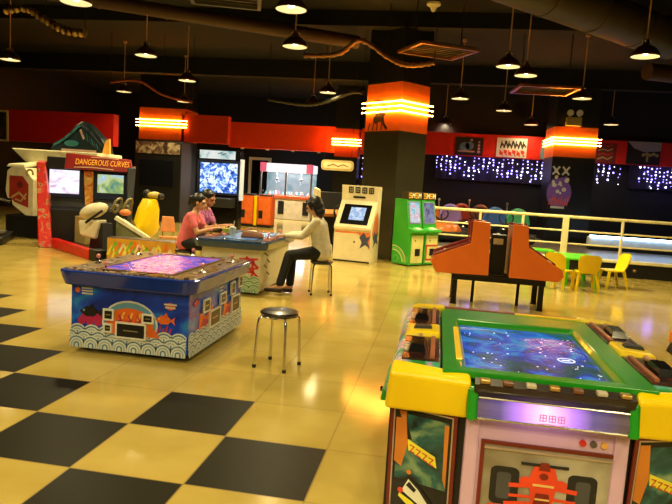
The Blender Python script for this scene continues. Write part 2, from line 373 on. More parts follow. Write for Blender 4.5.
for i, (x, y, lab) in enumerate(lamps):
    o = lamp0 if i == 0 else copy_tree(lamp0)
    o.location = (x, y, 3.65); o['label'] = lab
    if x > -1 and y > 14:            # the lamps over the rink burn low
        lt = [c for c in o.children if c.type == 'LIGHT'][0]
        if dim is None: dim = lt.data.copy(); dim.energy = LAMP_W * .25
        lt.data = dim
    if i in (19, 20, 21, 23, 24):
        lt = [c for c in o.children if c.type == 'LIGHT'][0]; lt.data = lt.data.copy(); lt.data.energy = LAMP_W * .42
    if x < -2.5 and y > 13:
        lt = [c for c in o.children if c.type == 'LIGHT'][0]; lt.data = lt.data.copy(); lt.data.energy = LAMP_W * (1.7 if x > -7 else 1.0 if x > -8 else .15)
    if i >= 26:
        lt = [c for c in o.children if c.type == 'LIGHT'][0]; lt.data = lt.data.copy(); lt.data.energy = LAMP_W * 1.7

for x in (-7.6, -6.6, -5.6, -4.6):  # spots added to brighten the claw machine and the floor before it
    t = thing('added_fill_spot', 'small added fill spot under the long red bulkhead above the claw machine', 'lamp', (x, 23.15, 2.66), 0, 'added fill spots under the bulkhead')
    MB().cyl((0, 0, -.02), (0, 0, .018), .07, n=16).build('trim_ring', INNER, t); MB().cyl((0, 0, -.03), (0, 0, -.021), .05, n=16).build('lens', WHITE, t)
    ld = bpy.data.lights.new('fill_spot', 'SPOT'); ld.energy = 150; ld.color = (1, .93, .75); ld.spot_size = math.radians(140); ld.spot_blend = .8; ld.shadow_soft_size = .06
    lo = bpy.data.objects.new('fill_spot', ld); COL.objects.link(lo); lo.location = (0, -.12, -.05); lo.rotation_euler = (-.35, 0, 0); lo.parent = t

# ------------------------------------------------------------------ ceiling services
DUCT = mat('dull olive duct', (0.085, 0.06, 0.022), 0.5, 0.3, bump=0.05)
PIPE = mat('rusty brown pipe wrap', (0.05, 0.018, 0.007), 0.6, bump=0.3, scale=20)
def duct(name, a, b, r, m, label, cat='duct', ribs=0):
    a, b = Vector(a), Vector(b); mb = MB().cyl(a, b, r, n=28); d = (b - a).normalized()
    t = thing(name, label, cat, a); mb.build('duct_tube', m, t, a)
    L = (b - a).length
    for k in range(1, int(L / 1.2)): 
        c = a + d * 1.2 * k; MB().cyl(c - d * 0.02, c + d * 0.02, r + 0.015, n=28).build('joint_band', m, t, a)
    return t
duct('air_duct', (-1.3, 7.6, 4.62), (3.95, 12.55, 4.5), 0.34, DUCT, 'big round olive air duct running across the upper right ceiling')
duct('air_duct', (3.7, 12.9, 4.0), (7.6, 14.6, 4.05), 0.16, PIPE, 'thinner brown duct at the right edge below the big duct')
duct('ceiling_pipe', (-9.6, 9.2, 4.62), (-1.9, 13.0, 4.42), 0.13, PIPE, 'long brown wrapped pipe crossing the upper left ceiling', 'pipe')
duct('ceiling_pipe', (-8.2, 6.6, 4.85), (0.0, 8.9, 4.85), 0.10, PIPE, 'brown pipe close to the slab at the top of the photo', 'pipe')
# crumpled silver hose at the upper left
def hose(pts, r, name, m, label, wob=0.2):
    P = [Vector(p) for p in pts]; path = []
    for i in range(len(P) - 1):
        p0, p1, p2, p3 = P[max(i - 1, 0)], P[i], P[i + 1], P[min(i + 2, len(P) - 1)]
        for k in range(14):
            t = k / 14; path.append(0.5 * ((2 * p1) + (p2 - p0) * t + (2 * p0 - 5 * p1 + 4 * p2 - p3) * t * t + (3 * p1 - p0 - 3 * p2 + p3) * t ** 3))
    path.append(P[-1])
    n = len(path)
    mb = MB().tube(path, lambda t: r * (1 + wob * math.sin(t * n * 1.7)), 12)
    t = thing(name, label, 'hose', P[0]); mb.build('hose_tube', m, t, P[0])
    for q in (P[0], P[-1], P[len(P) // 2]): MB().cyl(q, (q.x, q.y, 5.0), 0.008, n=6).build('hanger', CEIL, t, P[0])
    return t
FOIL = mat('crumpled gold foil', (0.4, 0.27, 0.1), 0.3, 0.9, bump=0.8, scale=30)
hose([(-8.35, 10.9, 4.36), (-7.9, 10.9, 4.40), (-7.5, 10.9, 4.2), (-7.1, 10.9, 4.02), (-6.7, 10.9, 3.98)], 0.07, 'flexible_duct', FOIL, 'crumpled foil flexible duct hanging at the upper left ceiling')
hose([(-2.9, 12.5, 4.02), (-2.2, 12.4, 4.05), (-1.75, 12.3, 4.3), (-1.2, 12.3, 4.0), (-0.8, 12.2, 3.84), (-0.3, 12.2, 3.9)], 0.045, 'flexible_duct', mat('tan hose', (0.28, 0.12, 0.04), 0.35, 0.5, bump=0.5, scale=25), 'drooping tan hose over the main glowing pillar')
hose([(-8.6, 15.2, 3.75), (-7.8, 15.1, 3.8), (-7.2, 15.3, 3.5), (-6.4, 15.3, 3.35)], 0.03, 'cable_hose', mat('red brown hose', (0.3, 0.06, 0.03), 0.4), 'thin red hose drooping above the left neon pillar')
hose([(-4.6, 16.0, 3.6), (-3.6, 15.6, 3.45), (-3.0, 15.4, 3.5), (-2.2, 14.6, 3.65), (-1.9, 14.3, 3.6)], 0.045, 'flexible_duct', mat('grey ribbed hose', (0.05, 0.045, 0.03), 0.45, 0.4, bump=0.5, scale=25), 'grey ribbed flexible duct left of the main glowing pillar')
def air_vent(x, y, z, sx, sy, rz, label, m):
    t = thing('ceiling_vent', label, 'vent', (x, y, z), rz, 'rectangular ceiling vents')
    F = Frame((0, 0, 0), (1, 0, 0), (0, -1, 0))
    MB().frame(F, -sx / 2, -sy / 2, sx / 2, sy / 2, 0.06, 0.05).build('vent_frame', m, t)
    for k in range(7):
        y0 = -sy / 2 + 0.09 + k * (sy - 0.18) / 6
        MB().box((-sx / 2 + 0.06, y0 - 0.02, 0.0), (sx / 2 - 0.06, y0 + 0.02, 0.03)).build('slat', DUCT, t)
    for hx in (-1, 1): MB().cyl((hx * sx * .4, 0, 0.03), (hx * sx * .4, 0, 4.99 - z), 0.012, n=6).build('hanger', CEIL, t)
air_vent(-3.45, 9.35, 4.25, 1.1, 1.1, 0.3, 'square grey ceiling vent at upper left of centre', mat('grey vent metal', (0.1, 0.1, 0.08), 0.5, 0.4))
air_vent(1.95, 13.6, 3.72, 1.2, 1.0, 0.1, 'glossy rectangular ceiling vent in front of the rink pillar', mat('coppery vent metal', (0.5, 0.16, 0.06), 0.3, 0.8))
air_vent(-0.25, 12.1, 4.12, 1.2, 1.0, 0.5, 'rectangular ceiling vent right above the main glowing pillar', mat('tan vent metal', (0.32, 0.16, 0.05), 0.35, 0.6))
t = thing('sprinkler_head', 'small pale ceiling detector hanging right of the main pillar', 'detector', (-0.3, 9.3, 4.1))
MB().cyl((0, 0, 0.05), (0, 0, 0.9), 0.012, n=8).build('stem', CORD, t)
MB().lathe((0, 0, 0), [(0.0, -0.07), (0.03, -0.05), (0.05, 0.0), (0.1, 0.03), (0.1, 0.06), (0, 0.06)], 16).build('sensor_body', CREAM, t)
# beams
for k, (a, b, lab) in enumerate([((-15, 12.8, 4.7), (10, 13.1, 5.0), 'black ceiling beam crossing behind the main pillar'), ((-15, 18.0, 4.5), (10, 18.3, 5.0), 'far black ceiling beam before the bulkheads')]):
    structure('trim_%d' % (5 + k), MB().box(a, b), CEIL, lab, 'beam')

# ------------------------------------------------------------------ bumper car rink
RAILM = mat('cream railing paint', (0.92, 0.80, 0.42), 0.35)
rl = thing('railing', 'cream metal railing in front of the bumper car rink', 'railing', (4.2, 13.15, 0.3))
off = rl.location
MB().tube([(-0.15, 13.15, 1.14), (9.6, 13.15, 1.14)], 0.032, 12).build('top_rail', RAILM, rl, off)
for z in (0.86, 0.6): MB().tube([(-0.15, 13.15, z), (9.6, 13.15, z)], 0.017, 10).build('middle_rail', RAILM, rl, off)
for x in (-0.1, 0.86, 1.72, 2.56, 3.65, 4.75, 5.9, 7.1, 8.3): MB().cyl((x, 13.15, 0.34), (x, 13.15, 1.14), 0.028, n=12).build('post', RAILM, rl, off)
MB().box((2.5, 13.11, 0.34), (2.62, 13.19, 1.14)).build('post', RAILM, rl, off, 0.01)
kb = thing('kerb', 'black kerb wall with cream top under the rink railing', 'kerb', (4.2, 13.2, 0))
MB().box((-0.2, 13.1, 0), (9.8, 13.3, 0.28)).build('kerb_wall', BLACK, kb, kb.location)
MB().box((-0.22, 13.06, 0.28), (9.8, 13.31, 0.335)).build('kerb_cap', RAILM, kb, kb.location, 0.01)
for x in (3.95, 5.3):
    MB().ball((x, 13.09, 0.15), 0.035, 0, 10, (1, .5, 1)).build('round_marker', mat('dull brass', (0.4, 0.25, 0.1), 0.3, 0.7), kb, kb.location)
ba = thing('rink_barrier', 'pale blue lit bumper barrier along the far side of the rink', 'barrier', (6.5, 16.1, 0.3))
MB().box((3.72, 16.03, 0.3), (9.8, 16.27, 0.40)).build('barrier_foot', BLACK, ba, ba.location)
MB().box((3.7, 16.0, 0.40), (9.8, 16.3, 0.62)).build('barrier_wall', mat('pale blue barrier', (0.75, 0.82, 0.9), 0.35), ba, ba.location, 0.03)
MB().cyl((3.7, 15.98, 0.64), (9.8, 15.98, 0.64), 0.018, n=8).build('added_fill_tube', mat('blue white tube', (0.6, 0.8, 1), 0.4, em=(0.45, 0.7, 1.0), es=16.0, var=0), ba, ba.location)  # glowing tube added to light the barrier blue

def bumper_car(x, y, rz, c1, c2, label, shell=None):
    t = thing('bumper_car', label, 'bumper car', (x, y, 0.3), rz, 'bumper cars in the rink')
    mb = MB(); mb.tube([(0.62 * math.cos(a) , 0.85 * math.sin(a), 0.16) for a in [k * PI / 14 for k in range(28)]], 0.1, 10, 0, True); mb.build('rubber_bumper', RUBBER, t)
    mb = MB(); mb.lathe((0, 0, 0), [(0.0, 0.1), (0.55, 0.1), (0.56, 0.25), (0.48, 0.38), (0.3, 0.46), (0.0, 0.48)], 24)
    for i, v in enumerate(mb.v): v.y *= 1.35
    mb.build('body_shell', shell or c1, t, None)
    for s in (-1, 1):
        m2 = MB(); m2.tube([(s * 0.27 + 0.24 * math.cos(a), 0.25, 0.5 + 0.34 * math.sin(a)) for a in [PI * k / 12 for k in range(13)]], 0.06, 10)
        m2.hexa([(s * 0.27 - 0.22, 0.22, 0.4), (s * 0.27 + 0.22, 0.22, 0.4), (s * 0.27 + 0.22, 0.3, 0.4), (s * 0.27 - 0.22, 0.3, 0.4)],
                [(s * 0.27 - 0.16, 0.22, 0.76), (s * 0.27 + 0.16, 0.22, 0.76), (s * 0.27 + 0.16, 0.3, 0.76), (s * 0.27 - 0.16, 0.3, 0.76)])
        m2.build('seat_back', c2 if s > 0 else c1, t)
    m3 = MB().tube([(0.16 * math.cos(a), -0.3 + 0.05 * math.sin(a), 0.66 + 0.15 * math.sin(a)) for a in [k * PI / 8 for k in range(16)]], 0.018, 8, 0, True).cyl((0, -0.3, 0.64), (0, -0.45, 0.4), 0.025)
    m3.build('steering_wheel', RUBBER, t)
    MB().cyl((0, 0.5, 0.3), (0, 0.5, 0.98), 0.018, n=8).ball((0, 0.5, 0.98), 0.035, 0, 8).build('rear_pole', STEEL, t)
    return t
C = lambda n, c: mat(n, c, 0.3, coat=0.4)
bumper_car(0.05, 15.6, 0.1, C('car orange', (0.7, 0.18, 0.03)), C('car violet', (0.3, 0.2, 0.7)), 'orange and violet bumper car beside the green machines')
bumper_car(0.95, 17.6, 0.2, C('car red', (0.5, 0.05, 0.03)), C('car maroon', (0.3, 0.08, 0.05)), 'dark red bumper car behind the left orange cabinet', BLKGLOSS)
bumper_car(1.62, 15.4, -0.1, C('car blue', (0.03, 0.12, 0.5)), C('car green', (0.05, 0.45, 0.25)), 'blue and green bumper car above the gap of the orange cabinets', BLKGLOSS)

# posters on the red band
def poster(x0, x1, z0, z1, y, m, label, deco=None, name='poster', frame=None):
    t = thing(name, label, 'poster', ((x0 + x1) / 2, y, (z0 + z1) / 2)); off = t.location
    F = Frame((x0, y, z0), (1, 0, 0), (0, 0, 1)); W, H = x1 - x0, z1 - z0
    MB().rect(F, 0, 0, W, H, 0.015).build('print', m, t, off)
    if deco: deco(F, W, H, t, off)
    if frame: MB().frame(F, -0.06, -0.06, W + 0.06, H + 0.06, 0.06, 0.03).build('poster_frame', frame, t, off)
    return t
PD = mat('poster dark', (0.02, 0.015, 0.015), 0.4); PW = mat('poster white', (0.62, 0.6, 0.58), 0.5); PR = mat('poster red', (0.6, 0.02, 0.015), 0.5); PB = mat('poster steel blue', (0.15, 0.25, 0.32), 0.5)
def d1(F, W, H, t, off):
    mb = MB(); mb.disc(F, .3, .25, .16, .003, 0, .016, 16); mb.disc(F, .45, .3, .13, .003, 0, .016, 16); mb.stroke(F, [(.12, .12), (.6, .12)], .05, .003, 1, .02)
    mb.disc(F, .5, .48, .04, .003, 1, .016, 10)
    for k in range(4): mb.disc(F, .74, .12 + k * .1, .05 - .006 * k, .003, 1, .018, 9)
    mb.build('artwork', [PB, mat('poster pink', (.55, .3, .3), .5)], t, off)
def d2(F, W, H, t, off):
    mb = MB(); rn = random.Random(5)
    for k in range(7):
        x = .12 + k * .11; mb.stroke(F, [(x, .3), (x + .05, .42 + .08 * (k % 2)), (x + .1, .34)], .045, .003, 0, .016); mb.stroke(F, [(x + .03, .5), (x, .28)], .035, .003, 0, .018)
    for k in range(6): mb.disc(F, .15 + k * .13, .12 + .05 * (k % 2), .06, .003, 1, .016, 10); mb.stroke(F, [(.1 + k * .13, .22), (.2 + k * .13, .05)], .035, .003, 1, .02)
    mb.build('artwork', [PD, PR], t, off)
def d3(F, W, H, t, off):
    mb = MB(); mb.plate(F, [(0, H), (W, H), (W, H * .62), (W * .5, H * .55), (W * .2, H * .7)], .003, 0, .016)
    for k in range(5): mb.disc(F, W * (.5 + .1 * k), H * (.42 + .05 * (k % 2)), .05, .003, 1, .02, 10)
    mb.stroke(F, [(W * .62, H * .35), (W * .62, H * .15)], .06, .003, 1, .02); mb.build('artwork', [mat('poster grey', (.3, .3, .34), .5), mat('poster tan', (.45, .38, .15), .5)], t, off)
def d4(F, W, H, t, off):
    mb = MB()
    for k in range(4): mb.stroke(F, [(.06, .1 + k * .13), (.2, .16 + k * .12), (.34, .1 + k * .13), (.46, .18 + k * .12)], .035, .003, k % 2, .016 + .0005 * k)
    mb.build('artwork', [mat('poster tan', (.45, .38, .15), .5), PR], t, off)
poster(.36, 1.22, 2.68, 3.24, 20.28, PD, 'dark poster with pale figures, leftmost on the red band', d1)
poster(1.64, 2.56, 2.68, 3.28, 20.28, PW, 'white poster with black and red brush lettering on the red band', d2)
poster(2.98, 3.36, 2.68, 3.26, 20.28, PB, 'narrow steel blue poster just left of the rink pillar')
poster(4.62, 5.2, 2.68, 3.26, 20.28, mat('poster maroon', (.18, .01, .01), .5), 'dark red poster with tan script just right of the rink pillar', d4)
poster(5.5, 6.46, 2.68, 3.36, 20.28, PD, 'grey and black poster nearest the right edge', d3)
poster(-13.6, -12.9, 2.22, 3.02, 16.95, ramp_mat('dusky portrait print', [(0.3, (.01, .01, .005)), (.55, (.08, .06, .02)), (.7, (.3, .12, .08))], 3), 'cream framed poster at the far left edge', None, 'poster', CREAM)

# icicle light curtains
def icicles(x0, x1, y, ztop, n, lens, seed, label, col=(0.45, 0.4, 1.0), cloth=True):
    rn = random.Random(seed); mb = MB()
    for k in range(n):
        x = x0 + (x1 - x0) * (k + 0.5) / n; L = lens[k % len(lens)] * rn.uniform(.85, 1.1); c = int(L / 0.105)
        mb.tube([(x, y, ztop), (x, y, ztop - L)], 0.003, 4, 1)
        for q in range(c):
            if rn.random() < .15: continue
            mb.ball((x + rn.uniform(-.022, .022), y - 0.01, ztop - 0.06 - q * 0.105 + rn.uniform(-.03, .03)), rn.choice([.014, .02, .03]), rn.choice([0, 0, 2]), 6)
    o = mb.build('icicle_lights', [mat('blue bulb', (.3, .3, 1), .4, em=(.32, .25, 1.0), es=5.0, var=0), RUBBER, mat('white blue bulb', (.6, .6, 1), .4, em=(.75, .7, 1.0), es=6.0, var=0)], None, ((x0 + x1) / 2, y, ztop))
    tag(o, label, 'string lights', None, 'stuff')
CLOTH = mat('violet curtain cloth', (0.005, 0.003, 0.026), 0.8)
def drape(x0, x1, z0, z1, y, label):
    mb = MB(); n = int((x1 - x0) * 16); pts = [(x0 + (x1 - x0) * k / n, y + .03 * math.sin(k * 1.3)) for k in range(n + 1)]
    vs = [(x, yy, z0) for x, yy in pts] + [(x, yy, z1) for x, yy in pts] + [(x, yy + .01, z0) for x, yy in pts] + [(x, yy + .01, z1) for x, yy in pts]; m = n + 1
    fs = [(k, k + 1, m + k + 1, m + k) for k in range(n)] + [(2 * m + k + 1, 2 * m + k, 3 * m + k, 3 * m + k + 1) for k in range(n)] + [(k, 2 * m + k, 2 * m + k + 1, k + 1) for k in range(n)] + [(m + k, m + k + 1, 3 * m + k + 1, 3 * m + k) for k in range(n)]
    tag(mb.add(vs, fs, 0, True).build('curtain', CLOTH, None, ((x0 + x1) / 2, y, z1)), label, 'curtain')
drape(-.2, 3.35, 1.9, 2.66, 20.5, 'violet backing curtain behind the left run of icicle lights')
drape(5.7, 9.0, 1.95, 2.66, 20.5, 'violet backing curtain behind the icicle lights at the right edge')
icicles(-.25, 3.3, 20.33, 2.65, 24, [.62, .7, .6, .68, .66, .5, .72], 1, 'purple icicle lights hanging between the two glowing pillars')
icicles(4.5, 5.45, 20.33, 2.65, 6, [.3, .62, .5, .58], 2, 'sparse purple icicle lights just right of the rink pillar')
icicles(5.9, 8.4, 20.33, 2.65, 22, [.66, .7, .6, .72], 3, 'dense purple icicle lights at the right edge')
icicles(-2.92, -2.66, 22.97, 2.72, 3, [1.1, 1.2, .9], 4, 'short purple icicle lights left of the main glowing pillar')
# blue-violet glow of the light strings: unseen point lights added to carry it
for x, e in ((.5, 2), (1.2, 4), (2.0, 2), (6.6, 4)):
    ld = bpy.data.lights.new('string_glow', 'POINT'); ld.energy = e; ld.color = (.35, .22, 1.0); ld.shadow_soft_size = .15
    lo = bpy.data.objects.new('string_glow', ld); COL.objects.link(lo); lo.location = (x, 20.1, 2.3)
# emergency light on top of the rink pillar
t = thing('emergency_light', 'twin headed yellow emergency light on top of the rink pillar', 'lamp', (3.42, 17.92, 3.47))
MB().box((-.2, -.08, 0), (.2, .08, .24)).build('battery_box', mat('ochre box', (.55, .4, .1), .4), t, None, .02)
for s in (-1, 1):
    MB().cyl((s * .12, -.02, .24), (s * .12, -.02, .3), .02).cyl((s * .12, .06, .36), (s * .12, -.1, .34), .06, .09, 14).build('lamp_head', mat('pale lens', (.75, .7, .5), .2), t)

# ------------------------------------------------------------------ fish shooting tables
BLUEB = ramp_mat('deep sea print', [(0.3, (.003, .025, .34)), (.48, (.005, .055, .68)), (.6, (.01, .14, .8)), (.75, (.03, .4, .75))], 2.2, 5, 0.25, 0, 1.5, stretch=(1, 1, 2.5))
BLUED = mat('navy gloss rim', (0.008, 0.04, 0.4), 0.2, coat=0.5)
DECK = ramp_mat('gilded coin relief', [(0.3, (.012, .008, .006)), (.45, (.08, .04, .02)), (.53, (.4, .24, .07)), (.58, (.03, .05, .09)), (.7, (.3, .1, .05))], 26, 4, 0.35, 0, 0.5)
FISHSC = ramp_mat('fish game picture', [(0.25, (.02, .03, .35)), (.44, (.05, .08, .85)), (.52, (.22, .18, 1.0)), (.58, (.7, .15, .75)), (.64, (.95, .22, .15)), (.70, (.35, .2, .9)), (.8, (.4, .7, 1.0))], 4.5, 8, 0.2, 0.62, 2.0)
WV = [mat('wave white', (.72, .75, .72), .4), mat('wave blue', (.10, .22, .38), .4), mat('wave pale', (.38, .5, .58), .4)]
PINK = mat('pink ball', (.85, .3, .3), .25, coat=.4)
def scallops(mb, F, x0, x1, rows, r, z=0.0):
    """overlapping concentric wave scales, ms = white, blue, pale"""
    for j, y in enumerate(rows):
        zz = z + (len(rows) - j) * 0.0055
        n = int((x1 - x0) / (1.55 * r)) + 1; st = (x1 - x0) / n
        for k in range(n + (j % 2)):
            cx = x0 + (k + (0.5 if j % 2 == 0 else 0.0)) * st
            for q, (fr, m) in enumerate(((1.0, 0), (.86, 1), (.72, 0), (.58, 2), (.44, 0), (.3, 1), (.16, 0))):
                rr = r * fr; pts = []
                for i in range(15):
                    a = PI * i / 14; pts.append((min(max(cx + rr * math.cos(a), x0), x1), y + rr * math.sin(a)))
                if pts[0][0] - pts[-1][0] < 0.01: continue
                pts = [(pts[0][0], max(rows[0] - .02, y - .05))] + pts + [(pts[-1][0], max(rows[0] - .02, y - .05))]
                mb.plate(F, pts, 0.0007, m, zz + q * 0.0007)
def fish(mb, F, x, y, L, m, m2, z=0.003):
    mb.plate(F, [(x - L * .5, y), (x - L * .2, y + L * .22), (x + L * .15, y + L * .18), (x + L * .32, y), (x + L * .15, y - L * .18), (x - L * .2, y - L * .2)], .003, m, z)
    mb.plate(F, [(x + L * .25, y), (x + L * .5, y + L * .2), (x + L * .44, y), (x + L * .5, y - L * .2)], .003, m, z)
    mb.plate(F, [(x - L * .1, y + L * .18), (x + L * .05, y + L * .36), (x + L * .15, y + L * .16)], .003, m, z); mb.disc(F, x - L * .3, y + L * .05, L * .05, .002, m2, z + .003, 8)
def rounded(x0, y0, x1, y1, r, n=5):
    pts = []
    for cx, cy, a in ((x1 - r, y1 - r, 0), (x0 + r, y1 - r, PI / 2), (x0 + r, y0 + r, PI), (x1 - r, y0 + r, 1.5 * PI)):
        pts += [(cx + r * math.cos(a + PI / 2 * k / n), cy + r * math.sin(a + PI / 2 * k / n)) for k in range(n + 1)]
    return pts
def joystick(x, y, z, par, off):
    m = MB().lathe((x, y, z), [(0, 0), (.03, 0), (.028, .008), (.01, .015), (.006, .02), (.006, .05), (0, .05)], 12).build('joystick', CHROME, par, off)
    MB().ball((x, y, z + .062), .02, 0, 12).build('ball_knob', PINK, m, off)

ft = thing('fish_shooting_table', 'blue fish shooting game table with wave print beside the black floor tiles', 'arcade table', (-2.36, 5.3, 0)); off = ft.location.copy()
X0, X1, Y0, Y1 = -2.89, -1.88, 4.57, 5.90
cb_ = MB()
for x in (X0 + .1, X1 - .1):
    for y in (Y0 + .12, Y1 - .12):
        c = MB().cyl((x - .015, y, .028), (x + .015, y, .028), .028, n=14).box((x - .022, y - .012, .03), (x + .022, y + .012, .07)); c.build('caster', RUBBER, ft, off)
MB().box((X0, Y0, .055), (X1, Y1, .60)).build('body', BLUEB, ft, off, .012)
MB().hexa([(x, y, .555) for x, y in rounded(X0 - .06, Y0 - .06, X1 + .06, Y1 + .06, .09)], [(x, y, .677) for x, y in rounded(X0 - .09, Y0 - .09, X1 + .09, Y1 + .09, .1)]).build('rim', BLUED, ft, off, .012)
MB().hexa([(x, y, .67) for x, y in rounded(X0 - .06, Y0 - .05, X1 + .06, Y1 + .06, .1)], [(x, y, .685) for x, y in rounded(X0 - .055, Y0 - .045, X1 + .055, Y1 + .055, .09)]).build('control_deck', DECK, ft, off, .004)
F = Frame((0, 0, .685), (1, 0, 0), (0, 1, 0))
MB().frame(F, X0 + .20, Y0 + .03, X1 - .15, Y1 - .10, .02, .012).build('screen_bezel', mat('dark gold bezel', (.25, .15, .05), .3, .5), ft, off)
MB().rect(F, X0 + .22, Y0 + .05, X1 - .17, Y1 - .12, .006).build('screen', FISHSC, ft, off)
rn = random.Random(11); mb = MB()
for k in range(90):
    s = rn.choice('NSEW'); a = rn.uniform(0.02, .98)
    x, y = {'N': (X0 + (X1 - X0) * a, Y1 - rn.uniform(-.03, .1)), 'S': (X0 + (X1 - X0) * a, Y0 + rn.uniform(-.03, .0)), 'E': (X1 - rn.uniform(-.03, .09), Y0 + (Y1 - Y0) * a), 'W': (X0 + rn.uniform(-.03, .17), Y0 + (Y1 - Y0) * a)}[s]
    mb.cyl((x, y, .684), (x, y, .684 + rn.uniform(.004, .012)), rn.uniform(.012, .026), n=10, m=rn.randrange(3))
o = mb.build('coin_ornament', [mat('gold relief', (.55, .36, .1), .3, .6), mat('brown relief', (.16, .06, .03), .4), mat('pale relief', (.5, .45, .35), .4)], ft, off); o['kind'] = 'stuff'
for x, y in ((X0 + .03, Y0 + .35), (X0 + .03, Y0 + 1.1), (X1 - .03, Y0 + .35), (X1 - .03, Y0 + 1.1), ((X0 + X1) / 2, Y1 - .03), ((X0 + X1) / 2 - .2, Y0 - .01)): joystick(x, y, .685, ft, off)
# front print (facing the viewer) and right-hand print
WAVE_ROWS = (.062, .106, .150)
Ff = Frame((X0, Y0, 0), (1, 0, 0), (0, 0, 1)); W = X1 - X0
mb = MB(); scallops(mb, Ff, 0.005, W - .005, WAVE_ROWS, .085, .001); mb.build('wave_print', WV, ft, off)
CORAL = [mat('print orange', (.85, .16, .02), .4), mat('print gold', (.85, .5, .12), .4), mat('print magenta', (.5, .02, .12), .4), mat('print white', (.8, .8, .75), .4), mat('print dark', (.01, .01, .015), .3), mat('print green', (.1, .35, .1), .4), mat('print sky', (.15, .4, .65), .4)]
mb = MB()
rn = random.Random(2)
for k in range(8): mb.disc(Ff, .10 + .03 * k * .8, .26 + .03 * (k % 3), .035, .002, 2, .001 + .0003 * k, 9)
mb.disc(Ff, .52, .27, .24, .002, 3, .004, 24, ry=.19); mb.disc(Ff, .52, .27, .225, .002, 6, .0065, 24, ry=.175)
mb.disc(Ff, .52, .27, .20, .002, 0, .009, 24, ry=.13); mb.plate(Ff, [(.3, .18), (.36, .33), (.45, .28), (.6, .28), (.7, .3), (.78, .18)], .002, 0, .0115)
for k in range(7): mb.stroke(Ff, [(.42 + k * .035, .31), (.44 + k * .035, .36)], .018, .002, 1 if k % 2 else 0, .0135)
for k in range(5): mb.stroke(Ff, [(.43 + k * .04, .34), (.455 + k * .04, .30), (.43 + k * .04, .29)], .010, .002, 0 if k % 2 else 2, .0155)
fish(mb, Ff, .82, .33, .17, 0, 1); fish(mb, Ff, .18, .34, .2, 4, 6)
for k in range(5): mb.stroke(Ff, [(.73 + k * .03, .2), (.75 + k * .03, .26 + .02 * (k % 2))], .014, .002, 2, .002)
mb.disc(Ff, .86, .445, .04, .002, 0, .002, 14, ry=.03); mb.stroke(Ff, [(.81, .46), (.91, .46)], .012, .002, 3, .004); mb.stroke(Ff, [(.82, .435), (.9, .435)], .012, .002, 3, .004)
mb.disc(Ff, .06, .51, .022, .002, 0, .002, 12)
for k in range(3): mb.stroke(Ff, [(.1, .53 - .022 * k), (.19, .53 - .022 * k)], .012, .002, 3, .002)
mb.build('reef_print', CORAL, ft, off)
def coin_door(F, x0, y0, x1, y1, z, par, off, fm=CORAL[3]):
    d = MB().rect(F, x0, y0, x1, y1, .012, 0, z).build('coin_door', CORAL[4], par, off)
    MB().frame(F, x0 - .012, y0 - .012, x1 + .012, y1 + .012, .014, .017, 0, z).build('door_frame', fm, d, off)
    MB().stroke(F, [(x0 + (x1 - x0) * .25, (y0 + y1) / 2), (x0 + (x1 - x0) * .75, (y0 + y1) / 2)], .01, .004, 0, z + .012).build('coin_slot', STEEL, d, off)
coin_door(Ff, .42, .165, .66, .275, .014, ft, off); coin_door(Ff, .31, .30, .38, .37, .014, ft, off); coin_door(Ff, .645, .305, .72, .36, .014, ft, off); coin_door(Ff, .315, .20, .365, .25, .012, ft, off)
Fr = Frame((X1, Y0, 0), (0, 1, 0), (0, 0, 1)); W = Y1 - Y0
mb = MB(); scallops(mb, Fr, 0.005, W - .005, WAVE_ROWS, .085, .001); mb.build('wave_print', WV, ft, off)
mb = MB()
for cx in (.42, 1.0):
    mb.plate(Fr, [(cx - .2, .2), (cx - .17, .36), (cx - .05, .3), (cx + .1, .38), (cx + .22, .2)], .002, 0, .001)
    mb.plate(Fr, [(cx - .15, .2), (cx - .1, .3), (cx + .05, .26), (cx + .12, .3), (cx + .18, .2)], .002, 2, .0035)
fish(mb, Fr, .15, .46, .12, 2, 3); fish(mb, Fr, 1.25, .44, .14, 0, 3)
for k in range(4): mb.stroke(Fr, [(.70, .50 - k * .03), (.78, .5 - k * .03)], .014, .002, 3, .002)
mb.build('reef_print', CORAL, ft, off)
for r in ((.45, .2, .68, .33), (.30, .36, .42, .45), (.70, .36, .82, .44), (1.02, .22, 1.22, .36), (.98, .40, 1.08, .50), (1.2, .44, 1.3, .53)): coin_door(Fr, *r, .006, ft, off)

# second table, with the players
mt = thing('fish_shooting_table', 'white bodied blue topped fish game table where the people sit playing', 'arcade table', (-2.64, 8.46, 0)); off = mt.location.copy()
X0, X1, Y0, Y1 = -3.00, -2.20, 7.66, 9.15
CREAMW = mat('ivory side panel', (.72, .66, .48), .4, var=.04)
MB().box((X0, Y0, .04), (X1, Y1, .60)).build('body', CREAMW, mt, off, .012)
for x in (X0 + .1, X1 - .1):
    for y in (Y0 + .12, Y1 - .12): MB().cyl((x, y, 0), (x, y, .045), .03, n=12).build('foot', RUBBER, mt, off)
MB().hexa([(x, y, .59) for x, y in rounded(X0 - .08, Y0 - .08, X1 + .08, Y1 + .08, .09)], [(x, y, .685) for x, y in rounded(X0 - .1, Y0 - .1, X1 + .1, Y1 + .1, .1)]).build('rim', mat('teal blue gloss rim', (.01, .05, .14), .2, coat=.5), mt, off, .012)
F = Frame((0, 0, .685), (1, 0, 0), (0, 1, 0))
MB().plate(F, rounded(X0 - .07, Y0 - .07, X1 + .07, Y1 + .07, .09), .012).build('control_deck', mat('deck blue', (.02, .06, .14), .25), mt, off)
MB().rect(F, X0 + .16, Y0 + .18, X1 - .16, Y1 - .18, .016).build('screen', ramp_mat('second fish picture', [(0.3, (.05, .15, .3)), (.5, (.2, .4, .6)), (.7, (.7, .8, .9))], 5, 6, .2, .6), mt, off)
